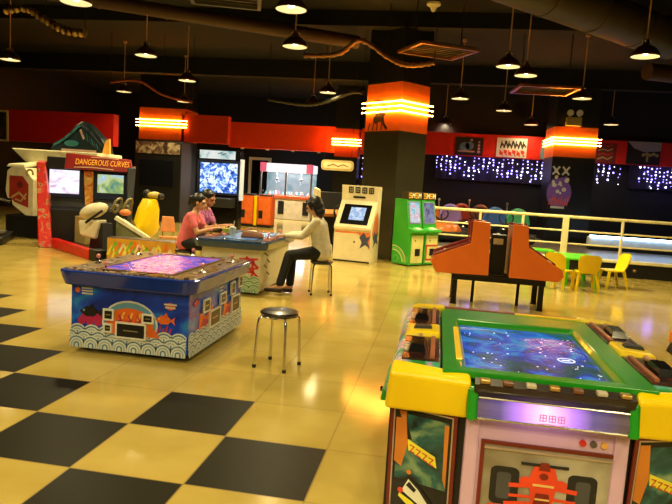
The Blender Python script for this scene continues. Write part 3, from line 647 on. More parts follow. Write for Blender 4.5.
for x, y in ((X0, Y0 + .4), (X0, Y0 + 1.0), (X1, Y0 + .4), (X1, Y0 + 1.0)):
    c = MB().hexa([(x - .06, y - .16, .697), (x + .06, y - .16, .697), (x + .06, y + .16, .697), (x - .06, y + .16, .697)], [(x - .05, y - .13, .72), (x + .05, y - .13, .72), (x + .05, y + .13, .72), (x - .05, y + .13, .72)]).build('control_panel', mat('rust panel', (.3, .08, .04), .4), mt, off)
    joystick(x, y - .08, .72, mt, off)
joystick((X0 + X1) / 2 - .1, Y0 - .02, .697, mt, off)
Ff = Frame((X0, Y0, 0), (1, 0, 0), (0, 0, 1)); W = X1 - X0
mb = MB(); scallops(mb, Ff, .005, W - .005, (.05, .10, .15), .1, .001); mb.build('wave_print', [mat('wave cream', (.6, .65, .45), .4), mat('wave green', (.08, .35, .1), .4), mat('wave mint', (.3, .5, .25), .4)], mt, off)
mb = MB()
for sx, sy in ((.62, .42), (.62, .30)):      # red brushed lettering, too blurred in the photo to read
    mb.stroke(Ff, [(sx - .1, sy + .04), (sx + .14, sy + .05)], .025, .003, 0, .001); mb.stroke(Ff, [(sx, sy + .07), (sx - .09, sy - .06)], .03, .003, 0, .002)
    mb.stroke(Ff, [(sx + .02, sy + .05), (sx + .15, sy - .06)], .03, .003, 0, .003); mb.stroke(Ff, [(sx - .06, sy - .01), (sx + .1, sy)], .022, .003, 0, .004); mb.stroke(Ff, [(sx + .09, sy + .03), (sx + .07, sy - .06)], .025, .003, 0, .004)
for k in range(4): mb.stroke(Ff, [(.85 + .04 * (k % 2), .56 - .08 * k), (.89 + .03 * (k % 2), .53 - .08 * k)], .015, .003, 1, .001)
mb.build('lettering', [mat('print red', (.65, .03, .02), .4), mat('print brown', (.12, .06, .02), .4)], mt, off)
coin_door(Ff, .25, .3, .42, .45, .002, mt, off, STEEL)
# things lying on that table
def flat_item(name, label, cat, fn, m, loc, rz=0, group=None):
    t = thing(name, label, cat, loc, rz, group); fn(t, m); return t
t = thing('handbag', 'brown slouchy handbag lying on the blue topped table', 'bag', (-2.46, 8.1, .703), .2)
mb = MB(); mb.hexa([(-.16, -.08, 0), (.16, -.08, 0), (.16, .08, 0), (-.16, .08, 0)], [(-.12, -.05, .09), (.13, -.045, .075), (.13, .05, .08), (-.12, .05, .095)]); mb.build('bag_body', mat('brown leather', (.2, .06, .025), .45, bump=.4, scale=18), t, None, .025, 3)
mb = MB().tube([(.10 * math.cos(a), .0, .08 + .045 * math.sin(a)) for a in [PI * k / 10 for k in range(11)]], .012, 8); mb.build('handle', mat('tan strap', (.4, .2, .08), .5), t)
t = thing('plastic_cup', 'clear plastic cup with lid on the blue topped table', 'cup', (-2.70, 7.98, .703))
MB().lathe((0, 0, 0), [(0, 0), (.03, 0), (.042, .12), (.0, .12)], 18).build('cup_body', mat('milky plastic', (.6, .65, .65), .3), t)
MB().lathe((0, 0, .12), [(.046, 0), (.046, .012), (.02, .02), (0, .02)], 18).cyl((.01, 0, .13), (.02, 0, .22), .005, n=8).build('lid', WHITE, t)
t = thing('coin_basket', 'pale yellow basket of tokens by the pink shirted player', 'basket', (-2.88, 8.36, .723))
MB().lathe((0, 0, 0), [(0, 0), (.08, 0), (.10, .06), (.095, .06), (.077, .01), (0, .01)], 20).build('bowl', mat('lime yellow plastic', (.6, .65, .1), .35), t)
mb = MB(); rn = random.Random(9)
for k in range(16): mb.cyl((rn.uniform(-.05, .05), rn.uniform(-.05, .05), .012 + k * .002), (rn.uniform(-.05, .05) * 0 + rn.uniform(-.05, .05), rn.uniform(-.05, .05), .016 + k * .002), .012, n=10) if False else mb.ball((rn.uniform(-.05, .05), rn.uniform(-.05, .05), .02 + k * .0018), .014, 0, 8, (1, 1, .35))
o = mb.build('tokens', mat('brass tokens', (.6, .45, .15), .3, .8), t); o['kind'] = 'stuff'
t = thing('tissue_packet', 'small white packet lying near the far side of the blue topped table', 'packet', (-2.70, 8.8, .703), .4)
MB().box((-.09, -.05, 0), (.09, .05, .035)).build('wrapper', WHITE, t, None, .01); MB().rect(Frame((0, 0, .035), (1, 0, 0), (0, 1, 0)), -.05, -.015, .05, .015, .001).build('opening_flap', mat('packet blue', (.3, .45, .6), .4), t)

# ------------------------------------------------------------------ stools
def stool(x, y, rz, label, h=.46):
    t = thing('stool', label, 'stool', (x, y, 0), rz, 'round chrome legged stools')
    MB().lathe((0, 0, h - .035), [(0, 0), (.145, 0), (.155, .012), (.15, .028), (.13, .035), (0, .037)], 28).build('seat', mat('black vinyl seat', (.02, .012, .008), .3, coat=.3), t)
    MB().tube([(.135 * math.cos(a), .135 * math.sin(a), h - .045) for a in [2 * PI * k / 28 for k in range(28)]], .011, 8, 0, True).build('seat_ring', CHROME, t)
    for k in range(4):
        a = PI / 4 + k * PI / 2; c, s = math.cos(a), math.sin(a)
        l = MB().tube([(.09 * c, .09 * s, h - .042), (.14 * c, .14 * s, h - .045), (.165 * c, .165 * s, h - .065), (.173 * c, .173 * s, h - .11), (.19 * c, .19 * s, .02)], .0115, 10).build('leg', CHROME, t)
        MB().cyl((.1905 * c, .1905 * s, 0), (.19 * c, .19 * s, .025), .016, n=12).build('rubber_foot', RUBBER, l)
    return t
stool(-1.19, 4.765, -.23, 'empty black seated chrome stool on the open floor right of the blue fish table')
stool(-1.50, 8.2, .3, 'chrome stool under the woman in the cream top')
stool(-3.58, 8.5, .1, 'stool under the player in the pink shirt', .42)
stool(-3.68, 9.05, .5, 'stool under the man behind the pink shirted player', .42)

# ------------------------------------------------------------------ people
def fused(name, caps, balls, vox, m, parent, smooth=6, extra=None):
    """rounded limbs fused into one continuous skin; caps = (p0, r0, p1, r1)"""
    mb = MB()
    for p0, r0, p1, r1 in caps:
        mb.cyl(p0, p1, r0, r1, 16); mb.ball(p0, r0, 0, 16); mb.ball(p1, r1, 0, 16)
    for c, r, sc in balls: mb.ball(c, r, 0, 18, sc)
    me = bpy.data.meshes.new('raw'); me.from_pydata(mb.v, [], mb.f)
    tmp = bpy.data.objects.new('raw', me); COL.objects.link(tmp)
    bm = bmesh.new(); bm.from_mesh(me); bmesh.ops.remove_doubles(bm, verts=bm.verts, dist=1e-5); bmesh.ops.recalc_face_normals(bm, faces=bm.faces); bm.to_mesh(me); bm.free()
    r = tmp.modifiers.new('r', 'REMESH'); r.mode = 'VOXEL'; r.voxel_size = vox; r.use_smooth_shade = True
    s = tmp.modifiers.new('s', 'SMOOTH'); s.factor = .5; s.iterations = smooth
    bpy.context.view_layer.update()
    out = bpy.data.meshes.new_from_object(tmp.evaluated_get(bpy.context.evaluated_depsgraph_get()))
    bpy.data.objects.remove(tmp); bpy.data.meshes.remove(me)
    out.materials.clear(); out.materials.append(m)
    for p in out.polygons: p.use_smooth = True
    ob = bpy.data.objects.new(name, out); out.name = name; COL.objects.link(ob); ob.parent = parent
    return ob
def L3(a, b, t): return Vector(a) * (1 - t) + Vector(b) * t
def person(label, loc, rz, skin, shirt, trousers, hairm, hair, handL, handR, footL, footR, sleeves=1.0, girl=True, lean=0.10, nod=0.25, shoe=None, seat=.46, sc=1.0):
    """seated figure facing local +X"""
    t = thing('person', label, 'person', loc, rz); t.scale = (sc, sc, sc)
    z0 = seat / sc + .112
    pel = Vector((0, 0, z0)); ch = Vector((lean * .7, 0, z0 + .34)); nk = Vector((lean, 0, z0 + .47)); hd = Vector((lean + .055, 0, z0 + .61))
    sw = .155 if girl else .185
    sh = {1: Vector((lean * .8, sw, z0 + .41)), -1: Vector((lean * .8, -sw, z0 + .41))}
    hp = {1: Vector((.02, .085, z0 - .0)), -1: Vector((.02, -.085, z0 - .0))}
    hand = {1: Vector(handL), -1: Vector(handR)}; foot = {1: Vector(footL), -1: Vector(footR)}
    elb, kne, ank = {}, {}, {}
    def joint(a, b, l1, l2, bend):
        d = b - a; D = min(d.length, (l1 + l2) * .995); x = (l1 * l1 - l2 * l2 + D * D) / (2 * D); h = math.sqrt(max(l1 * l1 - x * x, 0)); dn = d.normalized()
        bd = Vector(bend); bd = (bd - dn * bd.dot(dn)).normalized(); return a + dn * x + bd * h
    for s in (1, -1):
        elb[s] = joint(sh[s], hand[s], .27, .25, (-.3, s * .35, -1)); ank[s] = foot[s] + Vector((-.06, 0, .06)); kne[s] = joint(hp[s], ank[s], .41, .42, (1, s * .12, .8))
    caps = [((0, .05, z0), .10, (0, -.05, z0), .10)]
    for s in (1, -1):
        caps += [((-.0, s * .06, z0), .105, (ch.x, s * .065, ch.z), .10), (ch + Vector((0, s * .06, .0)), .095, sh[s] + Vector((0, -s * .03, -.01)), .055),
                 (nk + Vector((-.01, 0, -.03)), .05, sh[s], .05), (sh[s], .05, elb[s], .037), (elb[s], .036, hand[s], .024),
                 (hp[s], .085, kne[s], .056), (kne[s], .054, L3(kne[s], ank[s], .35), .052), (L3(kne[s], ank[s], .35), .052, ank[s], .033),
                 (ank[s] + Vector((-.015, 0, -.02)), .032, foot[s] + Vector((.06, 0, -.01 + .02)), .026), (foot[s] + Vector((.06, 0, .01)), .026, foot[s] + Vector((.12, 0, .0)), .02)]
        # hand: palm, four unequal curled fingers and a thumb from the side
        d = (hand[s] - elb[s]).normalized(); up = Vector((0, 0, 1)); sd = d.cross(up).normalized(); up = sd.cross(d)
        pc = hand[s] + d * .05
        for q in (-.024, 0.0, .024): caps.append((hand[s] + sd * q * .6, .016, pc + sd * q + d * .02, .013))
        for q, ln in ((-.03, .052), (-.01, .064), (.01, .068), (.03, .058)):
            b = pc + sd * q + d * .025; mid = b + d * ln * .55 - up * .012; caps += [(b, .0105, mid, .0095), (mid, .0095, mid + d * ln * .3 - up * .03, .008)]
        th = hand[s] + d * .025 + sd * (.028 * -s); caps += [(th, .012, th + d * .035 + sd * (-.02 * s), .0105), (th + d * .035 + sd * (-.02 * s), .0105, th + d * .065 + sd * (-.012 * s) - up * .012, .009)]
    caps.append((nk + Vector((-.015, 0, -.03)), .05, hd + Vector((-.025, 0, -.06)), .046))
    R = Matrix.Rotation(nod, 3, 'Y'); H = lambda x, y, z: hd + R @ Vector((x, y, z))
    balls = [(H(-.015, 0, .02), .098, (1.02, .8, 1.0)), (H(.03, 0, -.045), .068, (.95, .88, 1.0)), (H(.055, 0, -.09), .028, (1, 1.1, .8))]
    caps += [(H(.085, 0, .005), .010, H(.108, 0, -.03), .015), (H(.08, .025, -.072), .012, H(.08, -.025, -.072), .012), (H(.075, .05, .02), .016, H(.075, -.05, .02), .016)]
    for s in (1, -1): balls.append((H(-.005, s * .082, -.012), .026, (.8, .4, 1.2)))
    fused('body', caps, balls, .008, skin, t, 4)
    # face
    mb = MB()
    for s in (1, -1): mb.ball(H(.079, s * .033, .0), .012, 0, 10, (.7, 1.2, .8)); mb.stroke(Frame(H(.088, s * .033, .024), R @ Vector((0, 1, 0)), R @ Vector((0, 0, 1))), [(-.02, 0), (.02, .003)], .006, .004)
    mb.build('eyes', mat('dark eyes', (.012, .008, .006), .2), t)
    MB().ball(H(.092, 0, -.073), .02, 0, 10, (.35, 1.1, .35)).build('lips', mat('lip red', (.35, .07, .06), .4), t)
    # hair
    if hair == 'long':
        hb = [(H(-.03, 0, .035), .107, (1.0, .88, .98)), (H(-.065, 0, -.03), .085, (.8, 1.0, 1.1)), (H(-.07, 0, -.11), .075, (.7, 1.1, 1.1)), (H(.045, 0, .082), .05, (.8, 1.35, .55))]
        hc = [(H(-.02, s * .075, .03), .033, H(-.03, s * .082, -.13), .026) for s in (1, -1)] + [(H(.035, s * .064, .055), .026, H(.03, s * .076, -.03), .014) for s in (1, -1)]
    elif hair == 'tied':
        hb = [(H(-.03, 0, .035), .106, (1.0, .87, .98)), (H(-.06, 0, -.02), .075, (.85, .95, 1.0)), (H(-.13, 0, .03), .045, (1, 1, 1)), (H(.045, 0, .082), .046, (.8, 1.35, .5))]
        hc = [(H(-.14, 0, .02), .035, H(-.15, 0, -.08), .018)]
    else:
        hb = [(H(-.03, 0, .04), .106, (1.0, .86, .95)), (H(-.055, 0, -.01), .078, (.8, .98, .9)), (H(.04, 0, .085), .045, (.9, 1.3, .5))]; hc = []
    fused('hair', hc, hb, .009, hairm, t, 3)
    # shirt and trousers as garments over the body
    g = .014; cp = []
    for s in (1, -1):
        cp += [((-.005, s * .062, z0 - .015), .115, (ch.x, s * .066, ch.z), .108 + g * .4), (ch + Vector((0, s * .06, 0)), .105, sh[s] + Vector((0, -s * .03, -.012)), .062), (nk + Vector((-.012, 0, -.075)), .062, sh[s], .058)]
        if sleeves > .5: cp += [(sh[s], .060, elb[s], .048), (elb[s], .047, L3(elb[s], hand[s], sleeves - .1 if sleeves < 1 else .9), .036)]
        else: cp += [(sh[s], .060, L3(sh[s], elb[s], .6), .056)]
    if girl: cp += [(ch + Vector((.055, .055, -.03)), .055, ch + Vector((.055, -.055, -.03)), .055)]
    fused('shirt', cp, [], .010, shirt, t, 5)
    ct = [((0, .06, z0 - .01), .112, (0, -.06, z0 - .01), .112)]
    for s in (1, -1): ct += [(hp[s], .097, kne[s], .068), (kne[s], .067, L3(kne[s], ank[s], .5), .062), (L3(kne[s], ank[s], .5), .062, L3(kne[s], ank[s], .93), .056)]
    fused('trousers', ct, [], .010, trousers, t, 5)
    for s in (1, -1):
        f = foot[s]; fused('shoe', [(f + Vector((-.07, 0, -.005)), .036, f + Vector((.05, 0, -.005)), .034), (f + Vector((.05, 0, -.007)), .034, f + Vector((.12, 0, -.012)), .028)], [], .008, shoe, t, 3)
    return t
SK1 = mat('warm skin', (.62, .33, .19), .5, var=.05); SK2 = mat('tan skin', (.45, .2, .10), .5, var=.05); HAIR = mat('black hair', (.008, .006, .005), .4, bump=.3, scale=40)
JEAN = mat('black trousers', (.004, .004, .005), .8); SHOE = mat('dark shoe', (.03, .018, .012), .5)
person('woman in a long sleeved cream top seated at the right end of the table, playing', (-1.50, 8.2, 0), PI, SK1, mat('cream blouse', (.72, .66, .5), .7, bump=.2, scale=20), JEAN, HAIR, 'long',
       (.50, .12, .77), (.51, -.10, .77), (.54, .36, .07), (.45, .15, .045), 1.0, True, .10, .42, SHOE)
person('player in a pink short sleeved shirt seated at the left end of the table', (-3.58, 8.5, 0), 0.05, SK1, mat('coral pink shirt', (.8, .16, .2), .7, bump=.2, scale=20), JEAN, HAIR, 'tied',
       (.48, .10, .79), (.46, -.10, .79), (.36, .11, .045), (.36, -.11, .045), .4, True, .14, .2, SHOE, seat=.42, sc=.96)
person('man in a purple patterned shirt behind the pink shirted player', (-3.68, 9.05, 0), -0.05, SK2, ramp_mat('purple floral print', [(.35, (.12, .02, .25)), (.5, (.45, .06, .35)), (.62, (.7, .35, .5)), (.75, (.1, .1, .5))], 22, 3, .6), JEAN, HAIR, 'short',
       (.48, .10, .75), (.50, -.10, .75), (.36, .11, .045), (.36, -.11, .045), .4, False, .16, .3, SHOE, seat=.42, sc=1.02)

# ------------------------------------------------------------------ racing table in the foreground
rt = thing('racing_game_table', 'big yellow and green racing game table with blue screen in the right foreground', 'arcade table', (.49, 3.3, 0)); off = rt.location.copy()
CX = .49
LILAC = mat('pinkish lilac panel', (.62, .40, .58), .35, var=.05)
RSCREEN = ramp_mat('race track picture', [(.28, (.0, .02, .03)), (.40, (.01, .10, .13)), (.46, (.01, .05, .35)), (.53, (.02, .12, .7)), (.58, (.02, .32, .6)), (.63, (.02, .1, .6)), (.70, (.15, .3, .9)), (.78, (.5, .65, .95))], 4.5, 10, .15, .8, 1.2)
CONS = ramp_mat('dark maroon console', [(.35, (.012, .004, .004)), (.55, (.05, .012, .01)), (.72, (.22, .05, .03))], 9, 4, .25)
MB().box((CX - .5, 2.70, .0), (CX + .5, 3.86, .56)).build('lower_body', LILAC, rt, off, .01)
MB().box((CX - .60, 2.75, .54), (CX + .60, 3.93, .70)).build('upper_tray', mat('dark tray', (.02, .015, .015), .4), rt, off, .01)
# green frame with sloped inner lip
Fz = Frame((0, 0, .70), (1, 0, 0), (0, 1, 0))
GX0, GX1, GY0, GY1 = .07, .925, 2.575, 3.955; SX0, SX1, SY0, SY1 = .175, .79, 2.66, 3.63
mb = MB()
ring_o = [(GX0, GY0), (GX1, GY0), (GX1, GY1), (GX0, GY1)]; r1_ = [(SX0 - .025, SY0 - .02), (SX1 + .025, SY0 - .02), (SX1 + .025, SY1 + .025), (SX0 - .025, SY1 + .025)]; r2_ = [(SX0, SY0), (SX1, SY0), (SX1, SY1), (SX0, SY1)]
vs = [(x, y, .722) for x, y in ring_o] + [(x, y, .75) for x, y in ring_o] + [(x, y, .75) for x, y in r1_] + [(x, y, .725) for x, y in r2_] + [(x, y, .68) for x, y in r2_]
fs = [(a * 4 + k, a * 4 + (k + 1) % 4, (a + 1) * 4 + (k + 1) % 4, (a + 1) * 4 + k) for a in range(4) for k in range(4)] + [(16 + k, 16 + (k + 1) % 4, (k + 1) % 4, k) for k in range(4)]
mb.add(vs, fs).build('screen_surround', GREEN, rt, off, .008)
MB().rect(Frame((0, 0, .70), (1, 0, 0), (0, 1, 0)), SX0, SY0, SX1, SY1, .018).build('screen', RSCREEN, rt, off)
rn = random.Random(4); mb = MB(); Fs = Frame((0, 0, .718), (1, 0, 0), (0, 1, 0))
for k in range(60): mb.disc(Fs, rn.uniform(SX0 + .02, SX1 - .02), SY0 + .03 + (rn.random() ** 2) * .9 * (SY1 - SY0), rn.uniform(.003, .007), .0006, 0, 0, 7)
mb.ring(Fs, .66, 3.05, .035, .042, .0008, 0, 0, 20, 0, 2 * PI); mb.disc(Fs, .66, 3.05, .022, .0008, 0, 0, 14, ry=.008)
mb.ring(Fs, .45, 3.15, .12, .125, .0006, 1, .001, 20, .4, 2.8)
for k in range(24): mb.rect(Fs, SX0 + .03 + k * .024, SY0 + .02, SX0 + .042 + k * .024, SY0 + .03, .0008, 0)
o = mb.build('screen_markers', [mat('lit white dots', (.7, .8, .9), .4, em=(.6, .8, 1), es=.9, var=0), mat('lit violet lines', (.1, .1, .3), .4, em=(.2, .2, .6), es=.5, var=0)], rt, off); o['kind'] = 'stuff'
for x0, x1, y0, y1, n in ((SX0 - .045, SX0 - .018, 2.74, 3.4, 'side_strip'), (GX0 + .45, GX1 + .02, 3.93, 3.965, 'side_strip')):
    MB().box((x0, y0, .748), (x1, y1, .757)).build(n, YELLOW, rt, off, .003)
# yellow caps and consoles, left (s=-1) and right (s=1)
PRINTS = ramp_mat('lilac and green console print', [(.35, (.03, .3, .06)), (.47, (.1, .5, .45)), (.53, (.5, .35, .75)), (.65, (.75, .7, .8))], 7, 2, .25, 0, 2.0, stretch=(1, 1, 1))
CARPIC = [mat('picture black', (.01, .01, .012), .25), ramp_mat('picture teal smoke', [(.35, (.01, .02, .02)), (.5, (.02, .10, .10)), (.62, (.16, .28, .16)), (.75, (.35, .42, .28))], 6, 5, .25), mat('picture orange', (.6, .2, .03), .3), mat('picture yellow', (.8, .72, .05), .3), mat('picture white', (.75, .75, .65), .3), mat('picture red', (.6, .06, .03), .3)]
TRIMM = mat('maroon frame', (.16, .015, .01), .3); SILV = mat('silver beading', (.55, .45, .4), .3, .6)
for s in (-1, 1):
    CB = CX if s < 0 else CX + .045
    X = lambda d: CB + s * d
    MB().hexa([(X(.298), 2.575, .545), (X(.655), 2.63, .53), (X(.66), 2.72, .53), (X(.298), 2.72, .545)], [(X(.298), 2.525, .715), (X(.64), 2.565, .715), (X(.63), 2.655, .755), (X(.305), 2.578, .747)]).build('corner_cap', YELLOW, rt, off, .018, 3)
    MB().hexa([(X(.30), 2.62, 0), (X(.635), 2.735, 0), (X(.635), 3.0, 0), (X(.30), 3.0, 0)], [(X(.30), 2.61, .57), (X(.635), 2.70, .57), (X(.635), 3.0, .57), (X(.30), 3.0, .57)]).build('corner_panel', BLACK, rt, off, .006)
    a = Vector((X(.635), 2.735, 0)); b = Vector((X(.30), 2.62, 0)); up = Vector((0, -.025, .57))
    if s > 0: a, b = b, a
    Fp = Frame(a, b - a, up); WP = (b - a).length
    pic = MB(); z = .002
    pic.rect(Fp, .03, .0, WP - .045, .535, .003, 0, z); pic.rect(Fp, .05, .19, WP - .065, .50, .001, 1, z + .003)
    pic.plate(Fp, [(.045, .51), (.09, .51), (.105, .36), (.08, .25), (.045, .27)], .001, 2, z + .0045)
    pic.plate(Fp, [(WP - .085, .49), (WP - .065, .49), (WP - .065, .2), (WP - .08, .24)], .001, 2, z + .0045)
    pic.plate(Fp, [(.105, .385), (.235, .335), (.245, .285), (.11, .335)], .001, 3, z + .006)
    for k in range(4): pic.stroke(Fp, [(.118 + k * .03, .362 - k * .012), (.138 + k * .03, .356 - k * .012), (.120 + k * .03, .334 - k * .012), (.140 + k * .03, .328 - k * .012)], .005, .001, 5, z + .0075)
    pic.plate(Fp, [(.07, .16), (.12, .22), (.18, .17), (.25, .10), (.24, .04), (.14, .10), (.08, .12)], .001, 0, z + .006)
    pic.plate(Fp, [(.09, .14), (.12, .2), (.17, .16), (.22, .10), (.20, .08)], .001, 4, z + .0075); pic.plate(Fp, [(.08, .125), (.14, .10), (.24, .04), (.235, .02), (.13, .07), (.075, .11)], .001, 3, z + .0075)
    pic.plate(Fp, [(.11, .17), (.125, .19), (.16, .16), (.15, .145)], .001, 0, z + .009); pic.disc(Fp, .085, .14, .014, .001, 5, z + .009, 10); pic.disc(Fp, .245, .05, .014, .001, 5, z + .009, 10); pic.disc(Fp, .12, .235, .012, .001, 2, z + .009, 10)
    pic.build('rally_car_picture', CARPIC, rt, off)
    MB().frame(Fp, .018, -.02, WP - .03, .548, .016, .008, 0, .002).build('picture_frame', TRIMM, rt, off)
    MB().frame(Fp, .034, -.02, WP - .046, .532, .006, .010, 0, .002).build('beading', SILV, rt, off)
    lo, hi = sorted((X(.245), X(.305))); MB().box((lo, 2.585, 0), (hi, 2.75, .57)).build('front_post', LILAC, rt, off, .012)
    # two consoles with a yellow divider
    X = lambda d: CX + s * d
    for y0, y1 in ((2.67, 3.13), (3.36, 3.90)):
        n = 6; prof = [(.43, .745), (.60, .742)] + [(.60 + .055 * math.sin(PI / 2 * k / n), .742 - .16 * (1 - math.cos(PI / 2 * k / n))) for k in range(1, n + 1)] + [(.655, .55), (.43, .55)]
        Fq = Frame((CX, y0, 0), (s, 0, 0), (0, 0, 1))
        cs = MB().hexa([(X(d), y0, z) for d, z in prof], [(X(d), y1, z) for d, z in prof]); 
        cons = cs.build('console', PRINTS, rt, off)
        top = MB(); lo, hi = sorted((X(.435), X(.598))); top.box((lo, y0 + .015, .74), (hi, y1 - .015, .752)); top.build('control_panel', CONS, cons, None) if False else top.build('control_panel', CONS, cons, off)
        yc = (y0 + y1) / 2; kn = MB()
        lo, hi = sorted((X(.455), X(.475))); kn.box((lo, y0 + .04, .752), (hi, y1 - .04, .765), 0)
        lo, hi = sorted((X(.495), X(.575))); kn.hexa([(lo, yc - .11, .752), (hi, yc - .11, .752), (hi, yc + .07, .752), (lo, yc + .07, .752)], [(lo + .01, yc - .09, .785), (hi - .01, yc - .09, .785), (hi - .01, yc + .04, .79), (lo + .01, yc + .04, .79)], 1)
        kn.build('bet_keypad', [mat('orange brown strip', (.35, .11, .05), .35), BLKGLOSS], cons, off)
        MB().cyl((X(.53), yc + .07, .775), (X(.53), yc + .17, .765), .014, n=10, m=0).build('lever', mat('tan lever', (.55, .32, .15), .35), cons, off)
        bt = MB()
        for k in range(3): bt.cyl((X(.585), yc - .08 + .05 * k, .752), (X(.585), yc - .08 + .05 * k, .762), .012, n=10)
        bt.build('button', mat('white button', (.7, .6, .5), .3), cons, off)
    lo, hi = sorted((X(.43), X(.645))); y0, y1 = 3.13, 3.36
    dv = MB().hexa([(X(.43), y0, .55), (X(.665), y0, .55), (X(.665), y1, .55), (X(.43), y1, .55)], [(X(.43), y0 + .01, .775), (X(.60), y0 + .01, .765), (X(.60), y1 - .01, .765), (X(.43), y1 - .01, .775)]).build('divider', YELLOW, rt, off, .02, 3)
    MB().hexa([(X(.47), y0 + .08, .765), (X(.57), y0 + .08, .765), (X(.57), y0 + .14, .765), (X(.47), y0 + .14, .765)], [(X(.48), y0 + .085, .785), (X(.56), y0 + .085, .783), (X(.56), y0 + .135, .783), (X(.48), y0 + .135, .785)]).build('cup_recess', BLACK, dv, off)
    MB().hexa([(X(.40), 3.90, .55), (X(.655), 3.90, .55), (X(.63), 4.0, .55), (X(.40), 4.0, .55)], [(X(.40), 3.905, .768), (X(.605), 3.905, .762), (X(.58), 3.985, .76), (X(.40), 3.985, .768)]).build('rear_cap', YELLOW, rt, off, .012)
    MB().hexa([(X(.655), 2.72, .53), (X(.685), 2.72, .53), (X(.685), 3.13, .53), (X(.655), 3.13, .53)], [(X(.64), 2.72, .59), (X(.672), 2.72, .59), (X(.672), 3.13, .59), (X(.64), 3.13, .59)]).build('green_bumper', GREEN, rt, off, .01)
    MB().cyl((X(.68), 2.8, .56), (X(.69), 2.8, .56), .012, n=10).build('bolt', BLKGLOSS, rt, off)
    X = lambda d: CB + s * d; lo, hi = sorted((X(.268), X(.312))); MB().hexa([(lo, 2.50, .565), (hi, 2.50, .565), (hi, 2.62, .565), (lo, 2.62, .565)], [(lo, 2.53, .70), (hi, 2.53, .70), (hi, 2.62, .70), (lo, 2.62, .70)]).build('end_cap', GREEN, rt, off, .012)
MB().box((CX - .42, 3.955, .70), (CX + .42, 4.0, .756)).build('rear_rail', mat('dark red rail', (.2, .03, .02), .35), rt, off, .006)
CX = .5125
# row of coin slots between the green frame and the lit bar
MB().hexa([(CX - .31, 2.535, .66), (CX + .31, 2.535, .66), (CX + .31, 2.60, .66), (CX - .31, 2.60, .66)], [(CX - .31, 2.50, .722), (CX + .31, 2.50, .722), (CX + .31, 2.555, .735), (CX - .31, 2.555, .735)]).build('coin_strip', mat('dark strip', (.02, .01, .008), .3), rt, off)
for k in range(7):
    x = CX - .27 + k * .09; MB().box((x - .02, 2.505, .724), (x + .02, 2.54, .742)).build('coin_slot', [mat('gold slot', (.45, .28, .08), .3, .6), mat('brown slot', (.16, .06, .03), .3), mat('pale slot', (.5, .45, .35), .3)][k % 3], rt, off, .004)
# lit bar
def bar_mat():
    m = bpy.data.materials.new('lit marquee tube'); m.use_nodes = True; nt = m.node_tree; b = nt.nodes['Principled BSDF']; L = nt.links
    tc = nt.nodes.new('ShaderNodeTexCoord'); sp = nt.nodes.new('ShaderNodeSeparateXYZ'); L.new(tc.outputs['Object'], sp.inputs[0])
    ab = nt.nodes.new('ShaderNodeMath'); ab.operation = 'ABSOLUTE'; L.new(sp.outputs[0], ab.inputs[0])
    r = nt.nodes.new('ShaderNodeValToRGB'); e = r.color_ramp.elements; e[0].position = 0; e[0].color = (1.0, .6, 1.0, 1); e[1].position = .29; e[1].color = (.03, .015, .02, 1)
    n = e.new(.1); n.color = (.45, .18, .8, 1); n = e.new(.18); n.color = (.05, .035, .16, 1); L.new(ab.outputs[0], r.inputs[0])
    b.inputs['Base Color'].default_value = (.10, .08, .09, 1); b.inputs['Roughness'].default_value = .15
    L.new(r.outputs[0], b.inputs['Emission Color']); b.inputs['Emission Strength'].default_value = 1.5; return m
pts = [(2.60, .66), (2.555, .66), (2.525, .645), (2.508, .62), (2.505, .60), (2.515, .58), (2.60, .575)]
bar = MB().hexa([(CX - .292, y, z) for y, z in pts], [(CX + .292, y, z) for y, z in pts]).build('marquee_tube', bar_mat(), rt, off)
Fb = Frame((CX, 2.5035, .61), (1, 0, 0), (0, .06, 1))
mb = MB()
for k in range(3):        # three blurred characters in the lit window
    x = -.035 + .035 * k; mb.frame(Fb, x - .014, -.012, x + .014, .016, .004, .001); mb.stroke(Fb, [(x, -.012), (x, .016)], .004, .001); mb.stroke(Fb, [(x - .012, .003), (x + .012, .003)], .004, .001)
mb.stroke(Fb, [(-.06, -.025), (-.02, -.02), (.03, -.024), (.06, -.018)], .004, .001)
mb.build('characters', mat('rose lit letters', (.5, .15, .3), .4, em=(.55, .2, .35), es=.6, var=0), bar, off)
for z, r_, mm in ((.578, .006, SILV), (.665, .005, SILV)): MB().cyl((CX - .29, 2.515, z), (CX + .29, 2.515, z), r_, n=8).build('chrome_strip', CHROME, rt, off)
# front door with the racing car picture
MB().box((.20, 2.60, 0), (.83, 2.72, .57)).build('front_panel', LILAC, rt, off, .004)
CX = .535; KX = 1.14
Fd = Frame((CX, 2.60, 0), (1, 0, 0), (0, 0, 1)); ft_ = MB()
ft_.rect(Fd, -.265, .02, .265, .445, .004, 0, .0)
ft_.build('picture_board', ramp_mat('misty grey print', [(.35, (.22, .18, .12)), (.6, (.42, .38, .28))], 2.5, 3, .3), rt, off)
MB().frame(Fd, -.28, 0, .28, .46, .016, .010).build('picture_frame', TRIMM, rt, off); MB().rect(Fd, -.265, .425, .265, .435, .008, 0, .004).build('beading', SILV, rt, off)
mb = MB(); z = .0045
for s in (-1, 1):
    mb.plate(Fd, rounded(s * .075 if s > 0 else -.165, .20, .165 if s > 0 else -.075, .365, .022), .002, 0, z); mb.plate(Fd, rounded(s * .10 if s > 0 else -.145, .225, .145 if s > 0 else -.10, .34, .012), .001, 3, z + .002)
    mb.stroke(Fd, [(0, .30), (s * .10, .29)], .018, .002, 1, z + .003); mb.stroke(Fd, [(0, .25), (s * .10, .245)], .012, .002, 1, z + .003); mb.stroke(Fd, [(s * .02, .22), (s * .11, .205)], .022, .002, 1, z + .004); mb.disc(Fd, s * .055, .315, .02, .002, 1, z + .004, 12)
